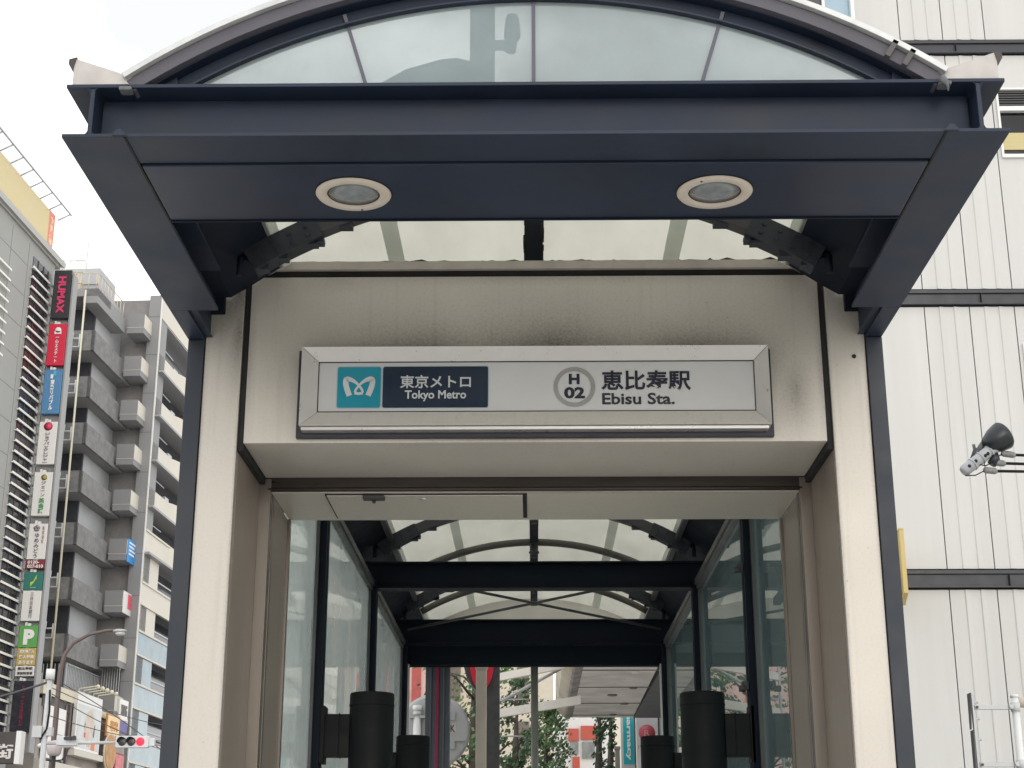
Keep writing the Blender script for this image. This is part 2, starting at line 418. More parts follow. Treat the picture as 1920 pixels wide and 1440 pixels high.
# hanging tatter of sealant on the right
m = MB(); m.tube([(1.435, 4.868, 4.225), (1.45, 4.866, 4.208), (1.456, 4.866, 4.196), (1.457, 4.866, 4.172)], [0.016, 0.012, 0.006, 0.003], seg=6)
m.build('sealant_drip', mat('grey_sealant', (0.12, 0.125, 0.135)), ent)
# seams on the underside of the frame: mitre joint strips
for sx in (-1, 1):
    m = MB(); m.box(sx * 1.438, sx * 1.446, 4.89, 5.585, HZ0 - 0.003, HZ0 + 0.003)
    m.build('mitre_seam', black_gap, ent)
# light soffit panel between the front beam and the portal
m = MB(); m.box(-1.432, 1.432, 5.104, 5.580, 4.014, HZ0 + 0.012)
sof = m.build('light_soffit', mat('navy_soffit', (0.0100, 0.0175, 0.040), rough=0.36, var=0.25, scale=2.2, spec=0.4), ent, bevel=0.004)
m = MB(); m.box(-1.40, 1.40, 5.098, 5.103, HZ0 + 0.001, HZ0 + 0.012)
m.build('mitre_seam', navy_dull, ent)
m = MB(); m.box(-1.434, 1.434, 5.581, 5.592, 4.008, 4.05)
m.build('soffit_trim', navy_dull, ent, bevel=0.002)

# --- arched roof
CZ, RO = 2.244, 2.497
TH = math.asin(1.467 / RO)
roof_mat = frosted_mat('frosted_roof_sheet', (0.79, 0.785, 0.73), (0.55, 0.545, 0.51), 0.84, gloss_rough=0.25, var=0.10, scale=2.4, stretch=(1.6, 0.5, 1.0))
roof_cuts_t = [-TH, -R(16.7), 0.0, R(16.7), TH]
roof_cuts_y = [4.905, 6.65, 9.86, 13.05, 16.25, 17.9]
for iy in range(5):
    for it in range(4):
        m = MB(); m.ring_sector(CZ, RO - 0.012, RO, roof_cuts_t[it] + 0.001, roof_cuts_t[it + 1] - 0.001, roof_cuts_y[iy] + 0.002, roof_cuts_y[iy + 1] - 0.002, n=12)
        m.build('roof_sheet', roof_mat, ent)
m = MB(); m.ring_sector(CZ, RO - 0.016, RO + 0.006, -TH, TH, 4.872, 4.904, n=48)
m.build('edge_trim', mat('dull_aluminium', (0.55, 0.56, 0.56), rough=0.4, metal=0.4, var=0.15, scale=9), ent, bevel=0.002)
m = MB(); m.ring_sector(CZ, RO - 0.068, RO - 0.018, -TH, TH, 4.895, 4.955, n=48)
m.build('arch_fascia', mat('purple_grey_paint', (0.085, 0.083, 0.10), rough=0.5, var=0.2, scale=7), ent, bevel=0.002)
m = MB(); m.ring_sector(CZ, 2.425, 2.437, -R(34.3), R(34.3), 4.925, 5.03, n=48); m.ring_sector(CZ, 2.361, 2.4245, -R(33), R(33), 4.972, 5.03, n=48); m.ring_sector(CZ, 2.352, 2.3605, -R(33), R(33), 4.93, 5.03, n=48)
m.build('arch_frame', navy, ent, bevel=0.0015)
for sx in (-1, 1):
    m = MB(); m.prism([(sx * 1.275, HZ1 + 0.002), (sx * 1.43, HZ1 + 0.002), (sx * 1.375, 4.298), (sx * 1.30, 4.335)], 'y', 4.955, 5.035)
    m.build('arch_foot', navy, ent, bevel=0.003)
    for k in range(2):
        t = sx * R(31.2 + 1.6 * k); c_, s_ = math.cos(t), math.sin(t)
        m = MB(); m.ring_sector(CZ, 2.425, 2.495, t - 0.004, t + 0.004, 4.872, 4.893, n=1)
        if sx > 0: m.build('clip', mat('clip_grey', (0.08, 0.075, 0.075), rough=0.5), ent)
# tympanum: four frosted panes with radial dark joints
tymp = frosted_mat('frosted_tympanum_glass', (0.76, 0.84, 0.85), (0.54, 0.63, 0.65), 0.62, gloss_rough=0.0, ior=2.3, var=0.14, scale=2.6)
GC = 2.250
tc_ = [-R(32.6), -R(16.75), 0.0, R(16.75), R(32.6)]
zb = HZ1 + 0.004
for i in range(4):
    m = MB(); n = 14; vs, fs = [], []
    t0, t1 = tc_[i] + 0.0022, tc_[i + 1] - 0.0022
    for k in range(n + 1):
        t = t0 + (t1 - t0) * k / n
        rb = (zb - GC) / math.cos(t)
        for (r, yy) in ((rb, 4.955), (2.352, 4.955), (2.352, 4.967), (rb, 4.967)):
            vs.append((r * math.sin(t), yy, GC + r * math.cos(t)))
    for k in range(n):
        a = k * 4
        for q in range(4): fs.append((a + q, a + 4 + q, a + 4 + (q + 1) % 4, a + (q + 1) % 4))
    fs += [(0, 1, 2, 3), (n * 4 + 3, n * 4 + 2, n * 4 + 1, n * 4)]
    m.add(vs, fs).build('tympanum_pane', tymp, ent)
for t in tc_[1:4]:
    m = MB(); s_, c_ = math.sin(t), math.cos(t); r0 = (zb - GC) / c_; w = 0.0065
    P = lambda r, d, y: (r * s_ + d * c_, y, GC + r * c_ - d * s_)
    m.add([P(r0, -w, 4.951), P(r0, w, 4.951), P(2.40, w, 4.951), P(2.40, -w, 4.951), P(r0, -w, 4.97), P(r0, w, 4.97), P(2.40, w, 4.97), P(2.40, -w, 4.97)],
          [(0, 1, 2, 3), (7, 6, 5, 4), (0, 4, 5, 1), (1, 5, 6, 2), (2, 6, 7, 3), (3, 7, 4, 0)])
    m.build('glazing_bar', mat('grey_violet_sealant', (0.10, 0.10, 0.13), rough=0.6), ent)
# ribs, mid hoops, purlins
rib_mat = mat('rib_paint', (0.050, 0.050, 0.056), rough=0.5, var=0.2, scale=6)
for yy in (6.65, 9.86, 13.02, 15.9):
    m = MB(); m.ring_sector(CZ, 2.385, 2.468, -R(33), R(33), yy - 0.04, yy + 0.04, n=40)
    m.build('arch_rib', rib_mat, ent, bevel=0.004)
    for sx in (-1, 1):
        m = MB(); m.ring_sector(CZ, 2.362, 2.4745, sx * R(24.5), sx * R(33), yy - 0.052, yy + 0.052, n=8)
        for k in range(4):
            t = sx * R(26 + 1.9 * k)
            for rr in (2.395, 2.44):
                m.lathe([(0.012, 0), (0.010, 0.01)], (rr * math.sin(t), yy - 0.051, CZ + rr * math.cos(t)), (0, -1, 0), seg=6, smooth=False)
        # ragged fringe of dirt hanging off the splice
        pr = [(sx * R(20) , 2.383)]
        rng = random.Random(int(yy * 10) + sx)
        for k in (1, 6, 7, 12, 15):
            t = sx * R(21 + 0.75 * k); r = 2.374 - (0.014 if k > 4 else 0.0) - rng.random() ** 2 * 0.009
            x = r * math.sin(t); z = CZ + r * math.cos(t); hw_ = rng.uniform(0.026, 0.045)
            m.box(x - hw_, x + hw_, yy - 0.03, yy + 0.03, z, z + 0.03)
        m.build('rib_splice', mat('rib_splice_paint', (0.022, 0.026, 0.036), rough=0.6, var=0.3, scale=20), ent)
for yy in (8.2, 11.5, 14.45, 16.42):
    m = MB(); pts = [(2.405 * math.sin(t), yy, CZ + 2.405 * math.cos(t)) for t in [R(-30 + 60 * k / 40) for k in range(41)]]
    m.tube(pts, 0.034, seg=10); m.build('hoop_pipe', mat('hoop_paint', (0.10, 0.092, 0.082), rough=0.5, var=0.15), ent)
m = MB(); m.box(-0.040, 0.040, 5.04, 17.85, CZ + 2.395, CZ + 2.482); m.build('ridge_purlin', navy_dull, ent, bevel=0.004)
# ragged sealant on both edges of the ridge purlin
m = MB(); rng = random.Random(3)
for sx in (-1, 1):
    y = 5.1
    while y < 12:
        l = rng.uniform(0.02, 0.06); w = rng.uniform(0.002, 0.013)
        m.box(sx * 0.038, sx * (0.041 + w), y, y + l, CZ + 2.40, CZ + 2.415 + rng.random() * 0.04); y += l * rng.uniform(0.9, 1.4)
m.build('sealant_fringe', rubber, ent)
for yy in (9.86, 13.02, 14.45, 16.3):
    m = MB(); m.tube([(0, yy, 4.50), (0, yy, 4.64)], 0.026, seg=10); m.sphere((0, yy, 4.55), 0.05, sc=(1, 1, 0.5)); m.build('hanger_boss', dark_metal, ent)
strip = frosted_mat('joint_strip', (0.80, 0.83, 0.79), (0.70, 0.73, 0.70), 0.8, gloss_rough=0.4, var=0.15, scale=4)
for sx in (-1, 1):
    m = MB(); m.ring_sector(CZ, RO - 0.022, RO - 0.0145, sx * R(15.75), sx * R(17.65), 5.04, 17.85, n=2); m.build('joint_strip', strip, ent)
    m = MB(); m.ring_sector(CZ, RO - 0.022, RO - 0.0145, sx * R(28.6), sx * R(30.0), 5.04, 17.85, n=2); m.build('joint_strip', strip, ent)
    # sloping eaves plate and gutter
    for ya, yb in ((5.04, 6.984), (7.66, 17.85)):
        m = MB(); m.prism([(sx * 1.225, 4.398), (sx * 1.232, 4.404), (sx * 1.40, 4.294), (sx * 1.475, 4.250), (sx * 1.56, 4.248), (sx * 1.56, 4.236), (sx * 1.47, 4.236), (sx * 1.39, 4.286)], 'y', ya, yb)
        m.build('eaves_plate', navy_dull, ent)
    m = MB(); m.box(sx * 1.20, sx * 1.245, 7.3, 16.2, 4.335, 4.375); m.build('eaves_rail', rib_mat, ent, bevel=0.004)
    m = MB(); m.box(sx * 1.565, sx * 1.636, 4.905, 17.8, HZ1 + 0.002, HZ1 + 0.008); m.box(sx * 1.637, sx * 1.645, 4.905, 17.8, HZ1 + 0.002, 4.33)
    m.build('gutter', light_grey, ent)
    m = MB(); m.prism([(sx * 1.432, HZ1 + 0.003), (sx * 1.648, HZ1 + 0.003), (sx * 1.650, 4.343), (sx * 1.49, 4.285), (sx * 1.436, 4.262)], 'y', 4.896, 4.903)
    m.build('gutter_end_cap', mat('dirty_white_steel', (0.50, 0.47, 0.45), rough=0.5, var=0.15, scale=9), ent)
    m = MB(); m.prism([(sx * 1.640, 4.346), (sx * 1.668, 4.338), (sx * 1.668, 4.318), (sx * 1.652, 4.29)], 'y', 4.893, 4.92)
    m.build('gutter_lip', mat('dark_brown_steel', (0.045, 0.035, 0.035)), ent)
# cross beams inside
for (y0, y1, z0, z1, hw) in ((7.10, 7.30, 4.03, 4.22, 1.55), (9.80, 9.96, 3.99, 4.21, 1.56), (13.04, 13.2, 3.948, 4.178, 1.56), (16.35, 16.51, 3.985, 4.235, 1.56)):
    ibeam_x(y0, y1, z0, z1, -hw, hw).build('cross_beam', navy_dull, ent, bevel=0.002)
m = MB(); vs, fs, n = [], [], 24
for k in range(n + 1):
    t = -R(36) + R(72) * k / n
    zt = CZ + (RO - 0.014) * math.cos(t); x = (RO - 0.014) * math.sin(t)
    for (z, yy) in ((min(4.2, zt - 0.01), 17.86), (zt, 17.86), (zt, 17.872), (min(4.2, zt - 0.01), 17.872)): vs.append((x, yy, z))
for k in range(n):
    a = k * 4
    for q in range(4): fs.append((a + q, a + 4 + q, a + 4 + (q + 1) % 4, a + (q + 1) % 4))
fs += [(0, 1, 2, 3), (n * 4 + 3, n * 4 + 2, n * 4 + 1, n * 4)]
m.add(vs, fs).build('rear_tympanum', roof_mat, ent)
m = MB(); m.box(-1.5, 1.5, 17.75, 17.9, 3.99, 4.195); m.build('cross_beam', navy_dull, ent)
m = MB(); m.box(-1.36, 1.36, 16.515, 16.60, 3.765, 3.978); m.box(-1.36, 1.36, 16.50, 16.62, 3.765, 3.80)
m.build('transom', navy_dull, ent, bevel=0.004)
# brace rods
for sx in (-1, 1):
    m = MB(); a, b = Vector((sx * 1.33, 13.25, 4.13)), Vector((-sx * 1.33, 16.3, 4.12))
    m.tube([a, b], 0.014, seg=8)
    d = (b - a)
    m.tube([a + d * 0.14, a + d * 0.155, a + d * 0.20, a + d * 0.215], [0.012, 0.028, 0.028, 0.012], seg=8)
    m.build('brace_rod', dark_metal, ent)
# fittings tucked under the eaves
rng = random.Random(11)
for sx in (-1, 1):
    for yy in (6.62, 9.8, 12.98, 16.2):
        m = MB()
        m.tube([(sx * 1.36, yy, 4.20), (sx * 1.36, yy, 4.28), (sx * 1.30, yy + 0.1, 4.36)], 0.018, seg=8)
        m.build('downpipe_elbow', navy_dull, ent)

# --- portal
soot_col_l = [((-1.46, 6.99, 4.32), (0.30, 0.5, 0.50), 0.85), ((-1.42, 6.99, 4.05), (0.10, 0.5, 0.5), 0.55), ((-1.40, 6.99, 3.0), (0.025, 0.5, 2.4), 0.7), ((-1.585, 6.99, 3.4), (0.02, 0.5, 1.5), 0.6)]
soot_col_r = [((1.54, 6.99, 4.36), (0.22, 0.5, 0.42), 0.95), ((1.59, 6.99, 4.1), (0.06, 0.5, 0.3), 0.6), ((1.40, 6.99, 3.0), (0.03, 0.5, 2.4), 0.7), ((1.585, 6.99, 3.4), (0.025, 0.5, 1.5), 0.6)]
def rel(lst): return [((c[0], c[1] - 7, c[2]), s, a) for c, s, a in lst]
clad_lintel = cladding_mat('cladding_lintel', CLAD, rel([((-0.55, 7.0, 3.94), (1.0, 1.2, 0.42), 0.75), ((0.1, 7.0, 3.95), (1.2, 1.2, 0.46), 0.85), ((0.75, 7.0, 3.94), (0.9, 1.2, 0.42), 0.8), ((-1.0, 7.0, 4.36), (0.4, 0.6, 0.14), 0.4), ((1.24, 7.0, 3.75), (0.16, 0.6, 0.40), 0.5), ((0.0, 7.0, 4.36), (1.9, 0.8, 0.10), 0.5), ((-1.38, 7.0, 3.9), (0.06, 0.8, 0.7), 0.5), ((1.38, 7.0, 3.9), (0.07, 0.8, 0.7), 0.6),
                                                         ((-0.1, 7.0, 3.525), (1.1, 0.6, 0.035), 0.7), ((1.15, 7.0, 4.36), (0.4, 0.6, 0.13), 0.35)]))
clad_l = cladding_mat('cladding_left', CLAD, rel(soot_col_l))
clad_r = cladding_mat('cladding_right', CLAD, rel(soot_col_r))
clad_shade = cladding_mat('cladding_shaded', (0.30, 0.25, 0.21), rel([((1.41, 7.3, 3.5), (0.4, 0.5, 0.5), 0.5), ((-1.41, 7.5, 3.5), (0.4, 0.35, 0.4), 0.35)]))  # same beige steel; shade of the opening put into a darker brown
for sx, cm in ((-1, clad_l), (1, clad_r)):
    m = MB()   # stepped top on the outside
    m.prism([(sx * 1.583, 0.02), (sx * 1.405, 0.02), (sx * 1.405, 4.346), (sx * 1.497, 4.346), (sx * 1.497, 4.155), (sx * 1.583, 4.155)], 'y', 7.0, 7.035)
    m.build('column_cladding', cm, ent, bevel=0.003)
    m = MB(); m.box(sx * 1.500, sx * 1.583, 6.985, 7.03, 4.157, 4.36); m.box(sx * 1.30, sx * 1.585, 6.99, 7.06, 4.349, 4.45)
    m.build('column_cap', navy_dull, ent, bevel=0.003)
    m = MB(); m.box(sx * 1.586, sx * 1.665, 6.99, 7.19, 0.0, HZ0 - 0.001); m.build('portal_post', mat('charcoal_paint', (0.017, 0.023, 0.034), rough=0.5, var=0.15, scale=4), ent, bevel=0.003)
    m = MB(); m.box(sx * 1.411, sx * 1.58, 7.036, 7.64, 0.02, 4.02); m.build('reveal_core', black_gap, ent)
    m = MB(); m.box(sx * 1.403, sx * 1.410, 7.045, 7.64, 0.02, 3.50); m.build('reveal_panel', clad_shade, ent)
    m = MB()   # shutter guide: two ribs with a groove
    m.box(sx * 1.345, sx * 1.46, 7.645, 7.70, 0.02, 3.50); m.box(sx * 1.345, sx * 1.46, 7.735, 7.78, 0.02, 3.46); m.box(sx * 1.375, sx * 1.45, 7.70, 7.735, 0.02, 3.50)
    m.build('shutter_guide', bronze, ent, bevel=0.003)
    m = MB(); m.box(sx * 1.349, sx * 1.46, 7.785, 8.24, 0.02, 3.43); m.build('inner_jamb', clad_shade, ent, bevel=0.003)
    m = MB(); m.box(sx * 1.376, sx * 1.4025, 7.012, 7.644, 3.47, 4.35); m.build('joint_gap', black_gap, ent)
    m = MB(); m.box(sx * 1.335, sx * 1.39, 8.245, 8.29, 0.02, 3.43); m.build('jamb_trim', bronze, ent, bevel=0.002)
m = MB(); m.box(-1.374, 1.374, 7.0, 7.645, 3.505, 4.346); m.build('lintel_cladding', clad_lintel, ent, bevel=0.003)
m = MB(); m.box(-1.30, 1.30, 7.02, 7.2, 4.349, 4.383); m.build('lintel_gap', black_gap, ent)
m = MB(); m.box(-1.318, 1.338, 6.995, 7.15, 4.385, 4.427); m.build('top_flashing', mat('beige_flashing', (0.44, 0.40, 0.36), rough=0.5, var=0.12, scale=8), ent, bevel=0.003)
m = MB(); rng = random.Random(5); x = -1.25
while x < 1.28:
    w = rng.uniform(0.015, 0.09); h = rng.uniform(0.001, 0.006) if rng.random() < 0.82 else rng.uniform(0.008, 0.020)
    m.add([(x, 7.0, 4.428), (x + w, 7.0, 4.428), (x + w * rng.uniform(0.3, 0.7), 7.005, 4.428 + h), (x + w / 2, 7.03, 4.428)], [(0, 1, 2), (1, 3, 2), (3, 0, 2)]); x += w * rng.uniform(0.7, 2.2)
m.build('moss_fringe', rubber, ent)
m = MB(); m.lathe([(0.011, 0.0), (0.010, 0.004)], (1.527, 6.9998, 3.925), (0, -1, 0), seg=10); m.build('fixing_hole', black_gap, ent)
# shutter head slot and header soffit with its access hatch
m = MB(); m.box(-1.47, 1.47, 7.648, 7.665, 3.436, 3.54); m.tube([(-1.36, 7.655, 3.446), (1.36, 7.655, 3.446)], 0.012, seg=8); m.build('shutter_head', mat('bronze_shaded', (0.045, 0.038, 0.034), rough=0.3, metal=0.5, var=0.3, scale=5, stretch=(0.5, 4, 4)), ent, bevel=0.002)  # shadow in the slot is put into a darker bronze colour
hat = cladding_mat('cladding_soffit', (0.60, 0.56, 0.50), rel([((0.1, 7.66, 3.43), (1.4, 0.06, 0.3), 0.5)]))
m = MB(); m.box(-1.345, 1.345, 7.668, 8.285, 3.431, 4.0); m.build('header_soffit', hat, ent, bevel=0.002)
m = MB(); m.box(-1.075, -0.040, 7.69, 8.215, 3.4255, 3.4308); m.build('hatch_seam', black_gap, ent)
m = MB(); m.box(-1.066, -0.062, 7.697, 8.205, 3.421, 3.4252); hatch = m.build('access_hatch', hat, ent)
m = MB(); m.box(-0.88, -0.77, 7.68, 7.74, 3.405, 3.4208); m.lathe([(0.010, 0), (0.008, 0.012)], (-0.825, 7.725, 3.402), (0, 0, -1), seg=8); m.build('hinge', dark_metal, hatch)
m = MB(); m.lathe([(0.024, 0), (0.022, 0.006), (0.012, 0.009)], (-0.58, 7.76, 3.4205), (0, 0, -1), seg=6, smooth=False); m.build('latch', alu, hatch)
# --- glazed sides
side_l = glass_mat('side_glass_filmed', tint=(0.86, 0.92, 0.91), ior=1.30, dirt=0.76, dirt_rgb=(0.82, 0.86, 0.85))
side_r = glass_mat('side_glass', tint=(0.62, 0.72, 0.70), ior=1.34, dirt=0.30, dirt_rgb=(0.27, 0.33, 0.34))
bays = [(8.30, 9.79), (9.96, 13.03), (13.19, 16.33)]
for sx in (-1, 1):
    for yy, w in ((9.875, 0.075), (13.11, 0.07), (16.42, 0.07)):
        m = MB(); m.box(sx * 1.342, sx * 1.49, yy - w, yy + w, 0.0, HZ0 - 0.002); m.box(sx * 1.338, sx * 1.344, yy - 0.02, yy + 0.02, 0.0, 3.9)
        m.build('post', navy_dull, ent, bevel=0.004)
    for (ya, yb) in bays:
        ztop = 3.93
        m = MB(); m.box(sx * 1.405, sx * 1.415, ya + 0.02, yb - 0.02, 1.0, ztop); m.build('glass_pane', side_l if sx < 0 else side_r, ent)
        m = MB(); m.box(sx * 1.375, sx * 1.445, ya, yb, ztop, 4.01); m.box(sx * 1.36, sx * 1.40, ya, yb, 3.965, 4.012); m.box(sx * 1.385, sx * 1.435, ya, ya + 0.03, 1.0, ztop); m.box(sx * 1.385, sx * 1.435, yb - 0.03, yb, 1.0, ztop)
        m.build('glazing_frame', mat('frame_grey', (0.07, 0.072, 0.075), rough=0.4, var=0.1), ent, bevel=0.002)
        m = MB(); m.box(sx * 1.33, sx * 1.60, ya, yb, 0.0, 0.98); m.build('plinth_wall', mat('granite', (0.30, 0.29, 0.28), rough=0.5, var=0.3, scale=80), ent)
m = MB(); m.tube([(0.0, 16.56, 0.0), (0.0, 16.56, 3.765)], 0.040, seg=14); m.build('centre_post', mat('grey_post', (0.25, 0.25, 0.235), rough=0.4, metal=0.3, var=0.1), ent)
for sx in (-1, 1):
    m = MB(); m.box(sx * 1.318, sx * 1.335, 16.40, 16.47, 0.0, 3.77); m.build('door_frame', alu, ent)
for z in (3.45, 2.7):
    m = MB(); m.box(1.30, 1.338, 9.82, 9.88, z, z + 0.05); m.lathe([(0.02, 0), (0.02, 0.04)], (1.315, 9.80, z), (-1, 0, 0), seg=8); m.build('gate_hinge', dark_metal, ent)

# --- station sign
sg = thing('station_sign', 'silver framed station name sign with teal and navy panels on beige lintel', 'station sign', (0, 6.93, 3.5))
X0, X1, Z0, Z1 = -1.101, 1.104, 3.562, 3.951
x0, x1, z0, z1 = -1.024, 1.040, 3.640, 3.889
m = MB(); m.box(-1.122, 1.122, 6.965, 6.997, 3.522, 3.953); m.build('backing_box', mat('dark_back', (0.022, 0.022, 0.032), rough=0.5), sg)
yf, yb_ = 6.902, 6.946
def bar(o0, o1, i0, i1, name, mt):
    m = MB(); m.add([(o0[0], yf, o0[1]), (o1[0], yf, o1[1]), (i1[0], yb_, i1[1]), (i0[0], yb_, i0[1]), (o0[0], 6.964, o0[1]), (o1[0], 6.964, o1[1]), (i1[0], 6.964, i1[1]), (i0[0], 6.964, i0[1])],
                    [(0, 1, 2, 3), (7, 6, 5, 4), (0, 4, 5, 1), (1, 5, 6, 2), (2, 6, 7, 3), (3, 7, 4, 0)])
    return m.build(name, mt, sg, bevel=0.0015)
e = 0.0006
bar((X0 + e, Z1), (X1 - e, Z1), (x0 + e, z1), (x1 - e, z1), 'frame_rail', alu)
bar((X0 + e, Z0), (X1 - e, Z0), (x0 + e, z0), (x1 - e, z0), 'frame_rail', alu_dirty)
bar((X0, Z0 + e), (X0, Z1 - e), (x0, z0 + e), (x0, z1 - e), 'frame_rail', alu)
bar((X1, Z0 + e), (X1, Z1 - e), (x1, z0 + e), (x1, z1 - e), 'frame_rail', alu)
m = MB(); m.box(-1.092, 1.092, 6.915, 6.966, 3.543, 3.5605); m.build('drip_lip', alu, sg, bevel=0.003)
acryl = mat('acrylic_white', (0.53, 0.53, 0.535), rough=0.22, var=0.02, spec=0.5)
m = MB(); m.box(x0 + 0.001, x1 - 0.001, 6.950, 6.963, z0 + 0.001, z1 - 0.001); pn = m.build('face_panel', acryl, sg)
m = MB(); t_ = 0.003
for (a, b, c, d) in ((x0, x1, z1 - t_, z1), (x0, x1, z0, z0 + t_), (x0, x0 + t_, z0 + t_, z1 - t_), (x1 - t_, x1, z0 + t_, z1 - t_)): m.box(a, b, 6.9445, 6.9495, c, d)
m.build('panel_gasket', black_gap, sg)
def rrect(xa, xb, za, zb_, r, n=6):
    P = []
    for cx, cz, a0 in ((xb - r, zb_ - r, 0), (xa + r, zb_ - r, 90), (xa + r, za + r, 180), (xb - r, za + r, 270)):
        for k in range(n + 1):
            a = R(a0 + 90 * k / n); P.append((cx + r * math.cos(a), cz + r * math.sin(a)))
    return P
teal = mat('teal_film', (0.012, 0.235, 0.32), rough=0.2, var=0.03, spec=0.5)
navyf = mat('navy_film', (0.014, 0.022, 0.042), rough=0.15, var=0.05, spec=0.5)
edge_f = mat('pale_teal_edge', (0.33, 0.42, 0.46), rough=0.3)
m = MB(); m.prism(rrect(-0.936, -0.723, 3.658, 3.868, 0.012), 'y', 6.9485, 6.95); m.build('logo_border', edge_f, sg)
m = MB(); m.prism(rrect(-0.932, -0.727, 3.662, 3.864, 0.010), 'y', 6.9470, 6.9484); m.build('logo_tile', teal, sg)
m = MB(); m.prism(rrect(-0.720, -0.215, 3.658, 3.868, 0.012), 'y', 6.9485, 6.95); m.build('name_border', edge_f, sg)
m = MB(); m.prism(rrect(-0.717, -0.219, 3.661, 3.865, 0.010), 'y', 6.9470, 6.9484); m.build('name_tile', navyf, sg)
ink_w = mat('pale_ink', (0.50, 0.52, 0.54), rough=0.3); ink_n = mat('dark_ink', (0.012, 0.014, 0.028), rough=0.25); ink_g = mat('grey_ink', (0.27, 0.27, 0.265), rough=0.3)
# emblem: a ribbon that rises on the left, dips to a small loop in the middle and rises on the right
def ribbon(pts, ws, name, mt, y):
    m = MB(); n = len(pts); vs, fs = [], []
    for i, p in enumerate(pts):
        a, b = pts[max(i - 1, 0)], pts[min(i + 1, n - 1)]
        d = Vector((b[0] - a[0], b[1] - a[1])).normalized(); nrm = Vector((-d.y, d.x)) * ws[i] / 2
        vs += [(p[0] + nrm.x, y, p[1] + nrm.y), (p[0] - nrm.x, y, p[1] - nrm.y), (p[0] - nrm.x, y + 0.0012, p[1] - nrm.y), (p[0] + nrm.x, y + 0.0012, p[1] + nrm.y)]
    for i in range(n - 1):
        a = i * 4
        for q in range(4): fs.append((a + q, a + 4 + q, a + 4 + (q + 1) % 4, a + (q + 1) % 4))
    fs += [(0, 1, 2, 3), (n * 4 - 1, n * 4 - 2, n * 4 - 3, n * 4 - 4)]
    return m.add(vs, fs).build(name, mt, sg)
def bez(P, n=10):
    out = []
    for i in range(0, len(P) - 1, 3):
        for k in range(n + (i + 3 >= len(P) - 1)):
            t = k / n; a, b, c, d = [Vector(q) for q in P[i:i + 4]]
            out.append(tuple(a * (1 - t) ** 3 + b * 3 * t * (1 - t) ** 2 + c * 3 * t * t * (1 - t) + d * t ** 3))
    return out
cx0, cz0 = -0.8295, 3.763
L = [(-0.044, -0.042), (-0.056, -0.012), (-0.068, 0.018), (-0.062, 0.038), (-0.05, 0.046), (-0.022, 0.034), (0.0, 0.008), (0.008, -0.002), (0.018, -0.014), (0.018, -0.026)]
Lp = bez([(cx0 + a, cz0 + b) for a, b in L])
wl = [0.026 if i < 12 else max(0.011, 0.026 - (i - 12) * 0.0022) for i in range(len(Lp))]
ribbon(Lp, wl, 'emblem', ink_w, 6.9455)
Rp = [(2 * cx0 - a, b) for a, b in Lp]
ribbon(Rp, wl, 'emblem', ink_w, 6.9442)
ribbon([(cx0 - 0.020, cz0 - 0.030), (cx0, cz0 - 0.033), (cx0 + 0.020, cz0 - 0.030)], [0.013] * 3, 'emblem', ink_w, 6.9428)
text('lettering', '東京メトロ', ink_w, sg, (-0.635, -0.300, 3.757, 3.822), 6.9465, bold=0.015)
text('lettering', 'Tokyo Metro', ink_w, sg, (-0.612, -0.322, 3.692, 3.746), 6.9465, bold=0.02)
m = MB(); n = 48; cx, cz = 0.189, 3.761; vs, fs = [], []
for k in range(n):
    a = 2 * math.pi * k / n
    for r, yy in ((0.078, 6.9475), (0.099, 6.9475), (0.099, 6.9495), (0.078, 6.9495)): vs.append((cx + r * math.cos(a), yy, cz + r * math.sin(a)))
for k in range(n):
    a, b = k * 4, ((k + 1) % n) * 4
    for q in range(4): fs.append((a + q, b + q, b + (q + 1) % 4, a + (q + 1) % 4))
m.add(vs, fs).build('station_ring', ink_g, sg)
text('lettering', 'H', ink_n, sg, (0.163, 0.214, 3.774, 3.826), 6.9495, bold=0.045)
text('lettering', '02', ink_n, sg, (0.140, 0.238, 3.703, 3.760), 6.9495, bold=0.04)
text('lettering', '恵比寿駅', ink_n, sg, (0.316, 0.739, 3.742, 3.842), 6.9495, bold=0.025)
text('lettering', 'Ebisu Sta.', ink_n, sg, (0.319, 0.660, 3.673, 3.730), 6.9495, bold=0.022)

# --- downlights in the soffit
dl = thing('downlight', 'round recessed downlight with cream ring at left in navy canopy soffit', 'downlight', (-0.685, 5.345, 4.014), group='downlights in the canopy soffit')
m = MB(); m.lathe([(0.100, 0.001), (0.100, -0.006), (0.106, -0.011), (0.138, -0.009), (0.143, -0.003), (0.143, 0.001)], seg=56); m.build('trim_ring', mat('cream_ring', (0.56, 0.50, 0.43), rough=0.45, var=0.06, scale=20), dl, local=True)
m = MB(); m.lathe([(0.146, 0.0012), (0.148, -0.002), (0.144, -0.0022)], seg=56); m.build('shadow_gasket', black_gap, dl, local=True)
m = MB(); m.lathe([(0.0995, -0.002), (0.05, -0.004), (0.0, -0.0045)], seg=56)
m.build('lens', frosted_mat('lens_glass', (0.5, 0.55, 0.58), (0.42, 0.46, 0.48), 0.35, gloss_rough=0.08, ior=1.5, var=0.35, scale=18), dl, local=True)
m = MB(); m.lathe([(0.0998, 0.0012), (0.0998, 0.0006)], seg=48); m.box(-0.075, 0.075, -0.02, 0.02, -0.0012, 0.0004); m.box(-0.05, -0.042, -0.05, 0.05, -0.0016, 0.0004); m.box(0.05, 0.056, -0.05, 0.05, -0.0016, 0.0004)
m.build('lamp_tray', mat('lamp_tray_grey', (0.50, 0.54, 0.56), rough=0.35, metal=0.1, var=0.3, scale=25), dl, local=True)
m = MB(); m.lathe([(0.005, 0), (0.004, -0.004)], (0.02, 0.124, -0.009), seg=8); m.build('screw', mat('rust', (0.12, 0.04, 0.03)), dl, local=True)
